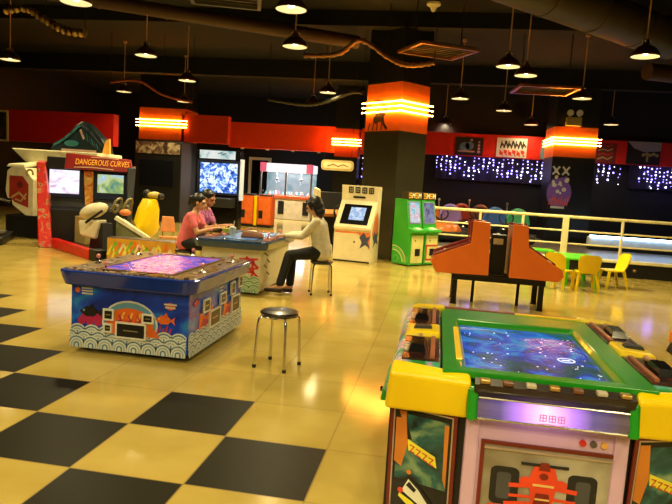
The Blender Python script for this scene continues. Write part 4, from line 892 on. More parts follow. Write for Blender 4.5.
mb.plate(Fd, [(-.03, .39), (.03, .39), (.045, .33), (.03, .2), (-.03, .2), (-.045, .33)], .002, 1, z + .005); mb.plate(Fd, [(-.012, .405), (.012, .405), (.018, .37), (-.018, .37)], .002, 2, z + .0075)
mb.stroke(Fd, [(-.07, .392), (.07, .392)], .012, .002, 0, z + .007); mb.disc(Fd, 0, .345, .014, .002, 2, z + .0085, 12); mb.plate(Fd, [(-.02, .27), (.02, .27), (.028, .21), (-.028, .21)], .002, 2, z + .0085); mb.stroke(Fd, [(-.16, .19), (.16, .19)], .02, .002, 1, z + .006)
mb.stroke(Fd, [(-.03, .305), (.03, .305)], .01, .001, 4, z + .0095); mb.stroke(Fd, [(-.02, .245), (.02, .245)], .008, .001, 4, z + .0105)
for v in mb.v: v.x = CX - .015 + (v.x - CX) * 1.3; v.z -= .012
mb.build('racing_car_picture', [mat('tyre black', (.012, .012, .014), .4), mat('car scarlet', (.75, .06, .02), .3), mat('car dark red', (.2, .015, .01), .3), mat('tyre grey', (.06, .06, .065), .4), mat('car gold', (.8, .5, .15), .3)], rt, off)
for k, c in enumerate(((.6, .02, .02), (.10, .08, .06), (.75, .4, .08))):
    MB().cyl((CX + .125 + k * .042, 2.602, .495), (CX + .125 + k * .042, 2.588, .495), .0135, n=16).build('lock_button', mat('lock %d' % k, c, .3), rt, off)

# ------------------------------------------------------------------ orange back-to-back cabinets
MAROON = mat('maroon inside', (.22, .018, .012), .35)
def orange_cabinet(profile, label, s):
    xs = [p[0] for p in profile]; cx = sum(xs) / len(xs)
    t = thing('slanted_game_cabinet', label, 'arcade cabinet', (cx, 8.65, .42)); off = t.location.copy()
    sh = lambda k: [(cx + (x - cx) * k, z) for x, z in profile]
    MB().hexa([(x, 8.38, z) for x, z in profile], [(x, 8.42, z) for x, z in profile]).build('side_panel', ORANGE, t, off, .008)
    MB().hexa([(x, 8.94, z) for x, z in profile], [(x, 8.98, z) for x, z in profile]).build('side_panel', MAROON, t, off, .008)
    ins = [(x + s * .0, z - (.03 if z > .6 else -.01)) for x, z in profile]
    MB().hexa([(x, 8.42, z) for x, z in ins], [(x, 8.94, z) for x, z in ins]).build('body', MAROON, t, off)
    # sloping playfield ledge with controls, facing away from the other cabinet
    a, b = profile[-1], profile[-2]
    return t, off
PL = [(.47, 1.13), (.69, 1.12), (.72, .415), (.03, .405), (-.05, .55), (-.01, .63), (.46, .83)]
PR_ = [(.985, 1.12), (1.175, 1.11), (1.205, .83), (1.655, .55), (1.68, .48), (1.62, .405), (.985, .41)]
t1, o1 = orange_cabinet(PL, 'orange slant fronted game cabinet, left of the back-to-back pair', -1)
t2, o2 = orange_cabinet(PR_, 'orange slant fronted game cabinet, right of the back-to-back pair', 1)
for t, o_, (xa, za), (xb, zb), sg in ((t1, o1, (-.01, .63), (.46, .83), -1), (t2, o2, (1.655, .55), (1.205, .83), 1)):
    for yy in (8.36, 8.93):
        if yy > 8.5 or sg < 0: MB().tube([(xa - .0, yy + .05, za - .03), (xa, yy + .05, za + .012), (xb, yy + .05, zb + .012), (xb + .01 * sg, yy + .05, 1.12)], .022, 8).build('edge_trim', MAROON, t, o_)
    mb = MB()
    for k in range(4): p = L3((xa, 8.55 + .08 * k, za - .02), (xb, 8.55 + .08 * k, zb - .02), .3); mb.cyl(p, p + Vector((0, 0, .03)), .02, n=12)
    mb.build('button', mat('cream button', (.7, .55, .3), .3), t, o_)
    Fm = Frame((xb, 8.46 if sg > 0 else 8.90, zb), (0, sg, 0), (0, 0, 1))
    MB().rect(Fm, .04, .03, .40, .25, .006).build('screen', mat('dim screen', (.02, .03, .05), .1), t, o_)
    c0 = sum(x for x, z in (PL if sg < 0 else PR_)) / 7
    for k in range(3): MB().box((c0 + .02 * k - .02, 8.55 + .1 * k, 1.085 - .0), (c0 + .02 * k + .03, 8.6 + .1 * k, 1.13)).build('top_lamp', mat('pink lamp', (.6, .15, .12), .3), t, o_) if False else None
fr = thing('cabinet_stand', 'black steel stand carrying the two orange cabinets', 'stand', (.83, 8.65, 0)); off = fr.location.copy()
STEELB = mat('black steel', (.015, .012, .012), .35, .5)
for y in (8.41, 8.93): MB().box((.24, y - .025, .33), (1.46, y + .025, .403)).build('beam', STEELB, fr, off, .005)
for x in (.27, 1.43): MB().box((x - .025, 8.436, .34), (x + .025, 8.905, .40)).build('cross_beam', STEELB, fr, off, .005)
for x in (.29, 1.41):
    for y in (8.41, 8.93): l = MB().box((x - .035, y - .03, 0.01), (x + .035, y + .03, .33)).build('leg', STEELB, fr, off, .005); MB().cyl((x, y, 0), (x, y, .012), .045, n=14).build('foot', RUBBER, l, off)
for x in (.55, 1.15): MB().box((x - .02, 8.65, 0), (x + .02, 8.7, .35)).build('inner_leg', STEELB, fr, off, .004)
mb = MB(); rn = random.Random(8)
bx = thing('control_box', 'dark box with pale label in the gap between the orange cabinets', 'box', (.845, 8.7, .403)); 
MB().box((-.10, -.1, 0), (.10, .1, .55)).build('case', BLACK, bx, None, .01)
MB().rect(Frame((-.08, -.1, .42), (1, 0, 0), (0, 0, 1)), 0, 0, .13, .08, .004).build('paper_label', CREAM, bx)

# ------------------------------------------------------------------ children's corner
LIME = mat('lime green plastic', (.07, .72, .02), .35, coat=.2)
def kid_table(x0, x1, y0, y1, h, label):
    t = thing('kids_table', label, 'table', ((x0 + x1) / 2, (y0 + y1) / 2, 0)); off = t.location.copy()
    MB().hexa([(x, y, h - .035) for x, y in rounded(x0, y0, x1, y1, .06)], [(x, y, h) for x, y in rounded(x0, y0, x1, y1, .06)]).build('tabletop', LIME, t, off, .008)
    for x in (x0 + .07, x1 - .07):
        for y in (y0 + .08, y1 - .08): MB().cyl((x, y, 0), (x, y, h - .035), .036, .046, 14).build('leg', LIME, t, off)
    return t
kid_table(2.18, 2.82, 11.05, 12.1, .50, 'lime green plastic kids table with yellow chairs around it')
kid_table(1.72, 2.25, 12.25, 12.75, .50, 'second green kids table, behind by the railing')
def kid_chair(x, y, rz, label):
    t = thing('kids_chair', label, 'chair', (x, y, 0), rz, 'yellow plastic kids chairs'); t.scale = (1.08, 1.08, 1.08)
    MB().hexa([(a, b, .27) for a, b in rounded(-.15, -.15, .15, .14, .05)], [(a, b, .295) for a, b in rounded(-.16, -.16, .16, .15, .05)]).build('seat', YELLOW, t, None, .008)
    n = 8; vs = []; fs = []
    for j, (zz, yy, hw) in enumerate(((.29, .135, .13), (.36, .165, .155), (.46, .195, .165), (.53, .22, .15), (.565, .235, .10))):
        for k in range(n + 1):
            u = -1 + 2 * k / n; vs.append((hw * u, yy - .03 * u * u, zz))
    m_ = n + 1; N0 = len(vs); vs += [(x_, y_ + .018, z_) for x_, y_, z_ in vs]
    for j in range(4):
        for k in range(n):
            a = j * m_ + k
            fs += [(a, a + 1, a + m_ + 1, a + m_), (N0 + a + 1, N0 + a, N0 + a + m_, N0 + a + m_ + 1)]
    edge = {}
    for f in fs[:]:
        for q in range(4):
            e = (f[q], f[(q + 1) % 4]); 
            if (e[1], e[0]) in edge: edge.pop((e[1], e[0]))
            else: edge[e] = 1
    for (a, b) in list(edge):
        if a < N0 and b < N0: fs.append((b, a, a + N0, b + N0))
    MB().add(vs, fs, 0, True).build('backrest', YELLOW, t)
    for sx in (-1, 1):
        MB().cyl((sx * .125, -.12, .275), (sx * .165, -.17, 0), .026, .02, 12).build('leg', YELLOW, t); MB().cyl((sx * .125, .12, .275), (sx * .165, .19, 0), .026, .02, 12).build('leg', YELLOW, t)
    return t
kid_chair(2.08, 10.75, PI / 2 + .9, 'yellow kids chair at the left end of the green table, partly behind orange cabinet')
kid_chair(2.50, 10.78, PI, 'yellow kids chair with its back to the viewer, in front of green table')
kid_chair(3.08, 11.40, -PI / 2 + .25, 'yellow kids chair turned side-on at the right of green table')
t = thing('step_stool', 'orange and black low step just cut by the right edge of the photo', 'stool', (2.62, 6.6, 0))
MB().hexa([(-.2, -.15, 0), (.2, -.15, 0), (.2, .15, 0), (-.2, .15, 0)], [(-.17, -.13, .10), (.17, -.13, .10), (.17, .13, .10), (-.17, .13, .10)]).build('base', BLACK, t, None, .01)
MB().box((-.19, -.14, .10), (.19, .14, .22)).build('step_top', ORANGE, t, None, .02)

# ------------------------------------------------------------------ photo sticker terminal and green machines
st = thing('photo_terminal', 'cream touch screen game terminal with slanted screen beside the main pillar', 'arcade cabinet', (-1.62, 12.0, 0), -.2)
W2 = .42; st.scale = (.92, 1, 1)
prof = [(-.0, .0), (0, .62), (-.03, .64), (-.03, .69), (.30, 1.16), (.32, 1.20), (.30, 1.50), (.55, 1.50), (.55, 0)]
def side_prism(prof, x0, x1, name, m, par, bevel=0.006): return MB().hexa([(x0, y, z) for y, z in prof], [(x1, y, z) for y, z in prof]).build(name, m, par, None, bevel)
side_prism([(y - .0, z) for y, z in prof], -W2, W2 * .98, 'body', CREAM, st)
Fs = Frame((-W2, -.03, .69), (1, 0, 0), (0, .33, .47)); WH = 2 * W2; SL = math.hypot(.33, .47)
bz = MB().rect(Fs, .11, .06, .73, SL - .05, .008).build('screen_bezel', BLKGLOSS, st)
MB().rect(Fs, .28, .16, .62, SL - .12, .004, 0, .008).build('screen', ramp_mat('terminal picture', [(.3, (.15, .3, .6)), (.5, (.5, .65, .9)), (.65, (.9, .95, 1))], 9, 4, .2, 1.0), bz)
Fh = Frame((-W2, .31, 1.22), (1, 0, 0), (0, -.02, .3)); mb = MB()
for k in range(4):      # four boxy characters on the head
    x = .16 + k * .155; mb.frame(Fh, x, .13, x + .11, .25, .022, .004, 0, .002); mb.stroke(Fh, [(x + .055, .13), (x + .055, .25)], .016, .004, 0, .002); mb.stroke(Fh, [(x + .01, .19), (x + .1, .19)], .014, .004, 0, .003)
mb.rect(Fh, .27, .03, .55, .07, .004, 1, .002); mb.build('lettering', [mat('grey ink', (.03, .03, .03), .4), BLACK], st)
Ff = Frame((-W2, 0, 0), (1, 0, 0), (0, 0, 1)); mb = MB()
mb.plate(Ff, [(.02, .60), (.82, .60), (.82, .52), (.5, .57), (.2, .56), (.02, .57)], .003, 0, .001); mb.plate(Ff, [(.50, .60), (.82, .60), (.82, .26), (.70, .44)], .003, 0, .0045)
mb.build('red_swoosh', mat('faded vermilion', (.75, .2, .06), .4), st)
mb = MB(); mb.rect(Ff, .50, .04, .80, .46, .004, 0, .001); mb.disc(Ff, .47, .40, .02, .006, 1, .001, 12); mb.build('coin_door', [CREAM, BLACK], st)
Fsd = Frame((W2 * .98, 0, 0), (0, 1, 0), (0, 0, 1)); mb = MB()
mb.plate(Fsd, [(.05, .55), (.2, .9), (.35, 1.0), (.45, .7), (.4, .5)], .003, 0, .001)
mb.plate(Fsd, [(.1, .5), (.2, .62), (.3, .55), (.45, .6), (.4, .45), (.48, .35), (.3, .4), (.15, .3), (.2, .42)], .003, 1, .0045)
mb.build('side_artwork', [mat('faded vermilion', (.75, .2, .06), .4), mat('slate blue', (.06, .07, .12), .4)], st)
mb = MB(); mb.plate(Ff, [(.58, .50), (.68, .60), (.74, .50), (.83, .54), (.77, .42), (.83, .30), (.72, .36), (.60, .28), (.64, .40)], .003, 0, .008); mb.build('star_print', mat('slate blue', (.06, .07, .12), .4), st)
MB().box((-W2 + .01, .01, -.0), (W2 - .01, -.004, .03)).build('plinth', BLACK, st)

LGREEN = mat('leaf green cabinet', (.04, .42, .03), .35, var=.06)
def kiddie_machine(off_x, label, pic):
    th = math.radians(50); o = Vector((-.49, 12.02, 0)) + Vector((math.cos(th), math.sin(th), 0)) * off_x
    t = thing('card_machine', label, 'arcade cabinet', o, th)
    Wm = .40
    side_prism([(0, 0.02), (0, .64), (-.08, .67), (-.08, .71), (.07, .74), (.17, 1.30), (.48, 1.30), (.48, .02)], 0, Wm, 'body', LGREEN, t, .01)
    Fm = Frame((0, 0, 0), (1, 0, 0), (0, 0, 1))
    d = MB().rect(Fm, .04, .06, Wm - .03, .60, .006).build('front_door', mat('pale lime door', (.72, .68, .25), .4), t)
    mb = MB(); mb.rect(Fm, .15, .20, .29, .34, .006, 0, .006); mb.disc(Fm, .14, .50, .014, .006, 0, .006, 10); mb.build('card_slot', BLACK, d)
    Fs = Frame((0, .07, .74), (1, 0, 0), (0, .1, .56))
    b = MB().rect(Fs, .03, .08, Wm - .03, .53, .006).build('screen_bezel', mat('blue grey bezel', (.2, .25, .35), .3), t); MB().rect(Fs, .06, .11, Wm - .06, .50, .004, 0, .006).build('screen', pic, b)
    mb = MB(); mb.hexa([(.10, -.07, .712), (.26, -.07, .712), (.26, .04, .735), (.10, .04, .735)], [(.11, -.065, .735), (.25, -.065, .735), (.25, .035, .76), (.11, .035, .76)]); mb.build('control_pad', mat('pad mint', (.6, .85, .6), .3), t)
    hd = MB().box((-.0, .15, 1.30), (Wm, .3, 1.44)).build('header', mat('header dark', (.06, .04, .01), .4), t, None, .006)
    Fh = Frame((0, .15, 1.30), (1, 0, 0), (0, 0, 1)); mb = MB()
    for k in range(4):   # blocky yellow lettering, unreadable in the photo
        x = .05 + k * .09
        if k % 2 == 0: mb.stroke(Fh, [(x + .06, .115), (x, .115), (x, .075), (x + .06, .07), (x + .06, .03), (x, .03)], .022, .004, 0)
        else: mb.stroke(Fh, [(x, .03), (x, .115), (x + .03, .07), (x + .06, .115), (x + .06, .03)], .02, .004, 1)
    mb.build('lettering', [mat('letter amber', (.9, .5, .05), .4), mat('letter cream', (.9, .85, .6), .4)], hd)
    return t
PICA = ramp_mat('pink cyan picture', [(.32, (.1, .6, .7)), (.47, (.75, .9, .95)), (.55, (.9, .35, .5)), (.7, (.95, .9, .95))], 9, 4, .2, .85)
PICB = ramp_mat('violet picture', [(.32, (.1, .12, .3)), (.47, (.4, .35, .6)), (.56, (.3, .5, .7)), (.7, (.6, .4, .75))], 9, 4, .2, .55)
g1 = kiddie_machine(0, 'left green card game machine with the pink lit screen, arcs on its side', PICA)
g2 = kiddie_machine(.43, 'right green card game machine with the violet screen', PICB)
Fsd = Frame((0, .48, 0), (0, -1, 0), (0, 0, 1)); mb = MB()
for r_, m in ((.34, 0), (.30, 1), (.26, 0)): mb.ring(Fsd, .06, .04, r_ - .02, r_, .003, m, .001, 14, 0.1, PI * .55)
mb.ring(Fsd, .38, .12, .06, .075, .003, 1, .001, 14, 0, 2 * PI); mb.ring(Fsd, .12, .12, .06, .075, .003, 1, .001, 14, 0, 2 * PI)
mb.build('arc_print', [mat('arc cream', (.75, .7, .3), .4), mat('arc lime', (.15, .6, .12), .4)], g1)
# red maze track print on the right machine's front
Fm = Frame((0, -.006, 0), (1, 0, 0), (0, 0, 1)); mb = MB(); mb.stroke(Fm, [(.38, .4), (.05, .4), (.05, .12), (.2, .12)], .035, .003, 0, .0); mb.build('track_print', mat('track red', (.6, .05, .03), .4), g2)

# ------------------------------------------------------------------ driving machines at the left
dc = thing('driving_machine', 'red twin driving machine with amber lettered red header at the left', 'arcade cabinet', (-7.15, 11.0, 0), .45)
def dl(x, y, z):          # room point -> the machine's own axes
    return Matrix.Rotation(-.45, 3, 'Z') @ (Vector((x, y, z)) - Vector((-7.15, 11.0, 0)))
FLAME = ramp_mat('red flame print', [(.4, (.55, .012, .006)), (.55, (.7, .02, .01)), (.63, (.5, .3, .12)), (.72, (.05, .01, .01))], 5, 3, .35, 0, 2)
DRED = mat('bright red beam', (.72, .012, .01), .3)
side_prism([(.35, 0), (-.3, 0), (-.3, .7), (-.12, .75), (-.05, .85), (.02, 1.5), (.35, 1.55)], -.30, 1.17, 'body', BLACK, dc)
for x, m in ((-.40, FLAME), (1.22, BLACK)):
    MB().hexa([(x + .06 if x < 0 else x - .02, -.62, 0), (x + .30 if x < 0 else x, -.62, 0), (x + .12 if x < 0 else x, .3, 0), (x - .03, .3, 0)], [(x - .06, -.16, 1.56), (x + .09, -.16, 1.56), (x + .09, .3, 1.60), (x - .10, .3, 1.60)]).build('side_panel', m, dc, None, .015)
SCA = ramp_mat('pale race picture', [(.3, (.6, .35, .5)), (.45, (.85, .8, .95)), (.6, (.95, .97, 1))], 3, 3, .2, 1.2, stretch=(1, 1, 2.5))
SCB = ramp_mat('road race picture', [(.3, (.05, .25, .35)), (.42, (.35, .5, .12)), (.52, (.65, .75, .4)), (.62, (.4, .65, .8)), (.75, (.85, .92, .95))], 4, 3, .2, .9)
for x0, x1, m, z0, z1 in ((-.28, .31, SCA, .99, 1.44), (.58, 1.12, SCB, 1.04, 1.40)):
    Fs = Frame((x0, -.03, .92), (1, 0, 0), (0, .07, .6)); b = MB().rect(Fs, -.04, .0, x1 - x0 + .04, .56, .04).build('screen_bezel', mat('navy bezel', (.01, .015, .05), .3), dc)
    MB().rect(Fs, .03, z0 - .92, x1 - x0 - .03, z1 - .92, .006, 0, .04).build('screen', m, b)
MB().hexa([(.40, -.10, .78), (.54, -.10, .78), (.54, .02, .78), (.40, .02, .78)], [(.36, -.06, 1.45), (.53, -.06, 1.45), (.53, .05, 1.45), (.36, .05, 1.45)]).build('centre_column', ramp_mat('orange print', [(.4, (.5, .1, .02)), (.55, (.7, .35, .05)), (.7, (.8, .6, .2))], 8, 3, .4), dc)
hd = MB().hexa([(.02, -.16, 1.47), (1.26, -.16, 1.47), (1.26, .2, 1.47), (.02, .2, 1.47)], [(.05, -.12, 1.77), (1.22, -.12, 1.72), (1.22, .2, 1.72), (.05, .2, 1.77)]).build('header', mat('header red', (.33, .007, .007), .35), dc, None, .015)
MB().box((-.28, -.14, 1.46), (.04, .2, 1.68)).build('header_end', BLACK, dc, None, .01)
Fh = Frame((0, -.165, 1.47), (1, 0, 0), (0, .04, .28)); mb = MB(); mb.text(Fh, 'DANGEROUS CURVES', .155, .70, .145, 0, .012, .002, .64, .2); mb.stroke(Fh, [(.2, .04), (.5, .055), (.9, .035)], .02, .006, 1, .002); mb.stroke(Fh, [(.5, .25), (.8, .255), (1.0, .24)], .015, .006, 1, .002)
mb.build('lettering', [mat('amber letters', (.95, .5, .05), .35, em=(.9, .4, .03), es=.35, var=0), mat('pale flash', (.7, .4, .25), .4)], hd)
# floor pan with the bright red beam along its left front edge
pan = [(-7.05, 10.60), (-5.50, 9.42), (-5.10, 9.85), (-6.2, 11.0)]
MB().hexa([dl(x, y, .0) for x, y in pan], [dl(x, y, .10) for x, y in pan]).build('floor_pan', mat('dark floor pan', (.03, .015, .01), .4), dc)
bq = [(-7.12, 10.52), (-5.62, 9.36), (-5.55, 9.46), (-7.04, 10.63)]
MB().hexa([dl(x, y, .0) for x, y in bq], [dl(x, y, .17) for x, y in bq]).build('red_base_beam', DRED, dc, None, .012)
bq = [(-5.62, 9.36), (-5.40, 9.2), (-5.28, 9.36), (-5.5, 9.5)]
MB().hexa([dl(x, y, .0) for x, y in bq], [dl(x, y, .19) for x, y in bq]).build('beam_end', BLACK, dc, None, .012)
bq = [(-6.75, 10.75), (-6.35, 10.45), (-6.28, 10.52), (-6.68, 10.85)]
MB().hexa([dl(x, y, .10) for x, y in bq], [dl(x, y, .60) for x, y in bq]).build('pedal_panel', mat('olive panel', (.45, .36, .12), .4), dc, None, .01)
# white shelled rider seat of the left bay
MB().hexa([dl(-6.0, 9.98, .08), dl(-5.55, 9.65, .08), dl(-5.4, 9.85, .08), dl(-5.8, 10.2, .08)], [dl(-5.95, 10.0, .55), dl(-5.6, 9.75, .60), dl(-5.5, 9.9, .60), dl(-5.8, 10.15, .55)]).build('seat_base', BLACK, dc, None, .02)
BONE = mat('bone white shell', (.72, .64, .45), .35)
mb = MB(); mb.ball((0, 0, 0), .25, 0, 20, (1.05, .75, .5)); R_ = Matrix.Rotation(-.38, 3, 'Y')
mb.v = [dl(-5.86, 9.9, .78) + Matrix.Rotation(-.45, 3, 'Z') @ (R_ @ v) for v in mb.v]
mb.build('seat', BONE, dc)
MB().hexa([dl(-6.08, 9.82, .34), dl(-5.74, 9.74, .30), dl(-5.70, 9.95, .30), dl(-6.0, 10.1, .34)], [dl(-6.12, 9.82, .60), dl(-5.66, 9.72, .64), dl(-5.62, 9.95, .64), dl(-6.05, 10.1, .60)]).build('seat_skirt', BONE, dc, None, .04, 3)
MB().tube([dl(-5.78 + .02 * k, 9.72, .67 + .015 * k) for k in range(-6, 10)], .022, 8).build('seat_trim', BLACK, dc)
# olive side console, steering cluster and yellow bucket seat of the right bay
MB().hexa([dl(-5.48, 9.95, .1), dl(-4.98, 9.95, .1), dl(-4.98, 10.25, .1), dl(-5.48, 10.25, .1)], [dl(-5.48, 9.95, .66), dl(-4.92, 9.95, .34), dl(-4.92, 10.25, .34), dl(-5.48, 10.25, .66)]).build('gear_console', mat('grey green console', (.20, .20, .09), .4), dc, None, .02)
MB().hexa([dl(-5.50, 9.93, .66), dl(-4.86, 9.93, .34), dl(-4.86, 10.0, .34), dl(-5.50, 10.0, .66)], [dl(-5.46, 9.93, .72), dl(-4.84, 9.93, .39), dl(-4.84, 10.0, .39), dl(-5.46, 10.0, .72)]).build('console_edge', IV, dc, None, .01) if False else None
IV = mat('ivory white shell', (.85, .78, .52), .35)
MB().hexa([dl(-5.50, 9.92, .655), dl(-4.86, 9.92, .33), dl(-4.86, 9.99, .33), dl(-5.50, 9.99, .655)], [dl(-5.46, 9.92, .72), dl(-4.84, 9.92, .395), dl(-4.84, 9.99, .395), dl(-5.46, 9.99, .72)]).build('console_edge', IV, dc, None, .01)
for wx in (-5.62, -5.42):
    MB().tube([dl(wx + .05 * math.sin(a), 10.25 + .13 * math.cos(a), .88 + .13 * math.sin(a)) for a in [2 * PI * k / 20 for k in range(20)]], .022, 8, 0, True).cyl(dl(wx, 10.25, .88), dl(wx - .2, 10.4, .78), .03).build('steering_wheel', mat('dull olive grip', (.18, .16, .07), .4), dc)
MB().ball(dl(-5.33, 10.0, .78), .075, 0, 12, (1.3, 1, .8)).build('shifter_knob', mat('orange knob', (.75, .22, .05), .35), dc)
n = 10; vs = []; fs = []
rows = [(-.40, .30, .16), (-.22, .22, .22), (.0, .24, .25), (.14, .36, .26), (.22, .58, .26), (.27, .82, .22), (.28, .98, .12)]
for y, z, hw in rows:
    for k in range(n + 1):
        u = -1 + 2 * k / n; lift = .14 * u ** 4; vs.append((y - (lift if z > .4 else 0), hw * u, z + (lift if z < .4 else 0)))
N0 = len(vs); m_ = n + 1; vs += [(a + .05, b_, c - .04) for a, b_, c in vs]
for j in range(len(rows) - 1):
    for k in range(n): a = j * m_ + k; fs += [(a, a + 1, a + m_ + 1, a + m_), (N0 + a + 1, N0 + a, N0 + a + m_, N0 + a + m_ + 1)]
Rr = len(rows) - 1
for k in range(n): fs += [(k + 1, k, N0 + k, N0 + k + 1), (Rr * m_ + k, Rr * m_ + k + 1, N0 + Rr * m_ + k + 1, N0 + Rr * m_ + k)]
for j in range(Rr): fs += [(j * m_, (j + 1) * m_, N0 + (j + 1) * m_, N0 + j * m_), ((j + 1) * m_ + n, j * m_ + n, N0 + j * m_ + n, N0 + (j + 1) * m_ + n)]
RS = Matrix.Rotation(-.35, 3, 'Z'); cp = Vector((-5.30, 10.55, .05))
ys = MB().add([dl(*(cp + RS @ Vector(v))) for v in vs], fs, 0, True).build('seat', YELLOW, dc)
MB().hexa([dl(-5.6, 10.4, 0), dl(-5.0, 10.4, 0), dl(-5.0, 10.8, 0), dl(-5.6, 10.8, 0)], [dl(-5.55, 10.42, .26), dl(-5.1, 10.42, .26), dl(-5.1, 10.78, .26), dl(-5.55, 10.78, .26)]).build('seat_base', BLACK, dc, None, .02)
mb = MB(); mb.ball(dl(-5.05, 10.50, 1.10), .10, 0, 12, (1.3, .8, .6)); mb.build('headrest', mat('ochre headrest', (.6, .45, .1), .4), ys)
for q, r_ in ((dl(-5.18, 10.48, 1.12), .07), (dl(-4.92, 10.5, 1.08), .06)): MB().ball(q, r_, 0, 10).build('headrest_side', BLACK, ys)
# white machine behind with a mountain shaped topper
wm = thing('driving_machine', 'white topped driving machine with dark mountain shaped topper at far left', 'arcade cabinet', (-8.2, 12.7, 0), 0)
MB().box((-.85, -.1, 0), (1.0, .6, 1.56)).build('body', BLACK, wm, None, .01); MB().box((-.62, -1.15, 0), (.3, -.1, .46)).build('base', BLACK, wm, None, .02)
MB().hexa([(-.70, -.42, 1.56), (.95, -.42, 1.56), (1.0, .6, 1.56), (-.85, .6, 1.56)], [(-1.02, -.45, 1.84), (1.0, -.45, 1.84), (1.0, .6, 1.84), (-1.02, .6, 1.84)]).build('roof_shell', IV, wm, None, .02)
wing = [(-.66, .95), (-.62, 1.36), (-.52, 1.44), (-.22, 1.44), (-.10, 1.28), (-.02, 1.20), (-.02, .44), (-.12, .40), (-.50, .66), (-.52, .78), (-.62, .80)]
wg = MB().hexa([(x, -1.1, z) for x, z in wing], [(x, -.45, z) for x, z in wing]).build('side_wing', IV, wm, None, .015)
MB().hexa([(-.64, -1.1, 1.44), (-.22, -1.1, 1.44), (-.30, -.4, 1.50), (-.6, -.4, 1.50)], [(-.60, -1.08, 1.50), (-.26, -1.08, 1.50), (-.32, -.4, 1.56), (-.58, -.4, 1.56)]).build('wing_arm', IV, wm, None, .01)
F0 = Frame((0, -1.1, 0), (1, 0, 0), (0, 0, 1)); mb = MB()
mb.plate(F0, [(-.57, .82), (-.56, 1.26), (-.26, 1.26), (-.13, 1.10), (-.13, .62), (-.44, .72)], .004, 0, .001)
mb.stroke(F0, [(-.5, .82), (-.34, .92), (-.2, .8)], .04, .003, 1, .005); mb.stroke(F0, [(-.42, .78), (-.3, .74), (-.18, .9)], .03, .003, 1, .0055); mb.disc(F0, -.32, 1.08, .07, .003, 2, .005, 14)
mb.ring(F0, -.10, 1.33, .05, .09, .004, 1, .001, 12, -.5, 4.2)
mb.build('wing_print', [mat('wing red', (.38, .03, .02), .4), mat('wing gold', (.6, .4, .15), .4), mat('wing dark red', (.15, .02, .015), .4)], wg)
tp = [(-.40, 1.84), (-.36, 1.96), (-.18, 2.02), (-.05, 2.18), (.10, 2.30), (.22, 2.44), (.36, 2.52), (.50, 2.46), (.62, 2.34), (.80, 2.18), (.92, 2.02), (.97, 1.84)]
MB().hexa([(x, .0, z) for x, z in tp], [(x, .3, z) for x, z in tp]).build('topper', mat('dark teal topper', (.004, .012, .016), .35), wm, None, .02)
F0 = Frame((0, .0, 0), (1, 0, 0), (0, 0, 1)); mb = MB()
mb.stroke(F0, [(-.3, 1.98), (-.05, 2.12), (.12, 2.26), (.34, 2.45)], .05, .01, 0, .005); mb.stroke(F0, [(.34, 2.45), (.55, 2.32), (.85, 2.0)], .05, .01, 1, .005); mb.disc(F0, .12, 2.03, .17, .01, 0, .003, 16, ry=.07); mb.stroke(F0, [(.34, 2.32), (.42, 2.15)], .05, .01, 2, .014); mb.stroke(F0, [(-.1, 1.88), (.7, 1.88)], .05, .01, 2, .005)
for k in range(7): mb.stroke(F0, [(.42 + .06 * k, 2.3 - .05 * k), (.46 + .06 * k, 2.12 - .04 * k)], .022, .01, 0 if k % 2 else 1, .016)
mb.build('topper_art', [mat('teal highlight', (.02, .10, .11), .4), mat('slate highlight', (.03, .04, .05), .4), mat('dull rose highlight', (.35, .22, .16), .4)], wm)
MB().hexa([(.88, -.06, 1.84), (1.06, -.06, 1.84), (1.06, .0, 1.84), (.88, .0, 1.84)], [(.96, -.06, 2.12), (1.04, -.06, 2.17), (1.04, 0, 2.17), (.96, 0, 2.12)]).build('amber_fin', mat('amber fin', (.85, .4, .05), .35), wm)
# black rider seat at the far left
t = thing('rider_seat', 'black motorcycle style game seat at the far left edge', 'arcade seat', (-8.45, 10.6, 0), .5)
MB().box((-.35, -.7, 0), (.35, .7, .14)).build('platform', BLACK, t, None, .02)
mb = MB(); mb.ball((0, -.2, .52), .2, 0, 16, (.8, 2.0, .6)); mb.build('saddle', mat('black vinyl', (.015, .012, .01), .3), t)
MB().cyl((0, -.2, .1), (0, -.2, .5), .1, .08, 14).build('pedestal', STEELB, t)
MB().tube([(-.32, .35, .75), (-.1, .45, .8), (.1, .45, .8), (.32, .35, .75)], .022, 8).build('handlebar', CHROME, t); MB().cyl((0, .45, .1), (0, .45, .8), .06, n=12).build('steering_post', STEELB, t)
for sx in (-1, 1): MB().box((sx * .25 - .06, -.25, .18), (sx * .25 + .06, .05, .22)).build('foot_peg', STEEL, t)
# low kiddie cabinet with the graffiti print and the orange chair
lg = thing('low_game_bench', 'low game base with yellow graffiti print behind the blue fish table', 'arcade cabinet', (-4.62, 9.42, 0), .02)
MB().box((-.62, -.18, .0), (.58, .14, .42)).build('body', mat('dark bench', (.04, .02, .015), .4), lg, None, .02)
F0 = Frame((-.62, -.18, .02), (1, 0, 0), (0, 0, 1)); mb = MB(); rn = random.Random(21)
mb.rect(F0, .02, .02, 1.18, .39, .003, 0)
for k in range(16):
    x = .08 + k * .066; y = .1 + .13 * rn.random(); mb.stroke(F0, [(x - .05, y), (x + .02, y + .14), (x + .07, y + .05), (x + .03, y - .05)], .035, .002, 1 + k % 4, .0035 + .0006 * k)
mb.build('graffiti_print', [mat('graffiti amber', (.6, .3, .03), .4), mat('graffiti yellow', (.85, .7, .08), .4), mat('graffiti green', (.25, .5, .05), .4), mat('graffiti orange', (.8, .2, .03), .4), mat('graffiti cream', (.8, .7, .4), .4)], lg)
t = thing('orange_chair', 'small orange backed chair left of the pink shirted player', 'chair', (-4.52, 9.98, 0), .5); t.scale = (.75, .75, .95)
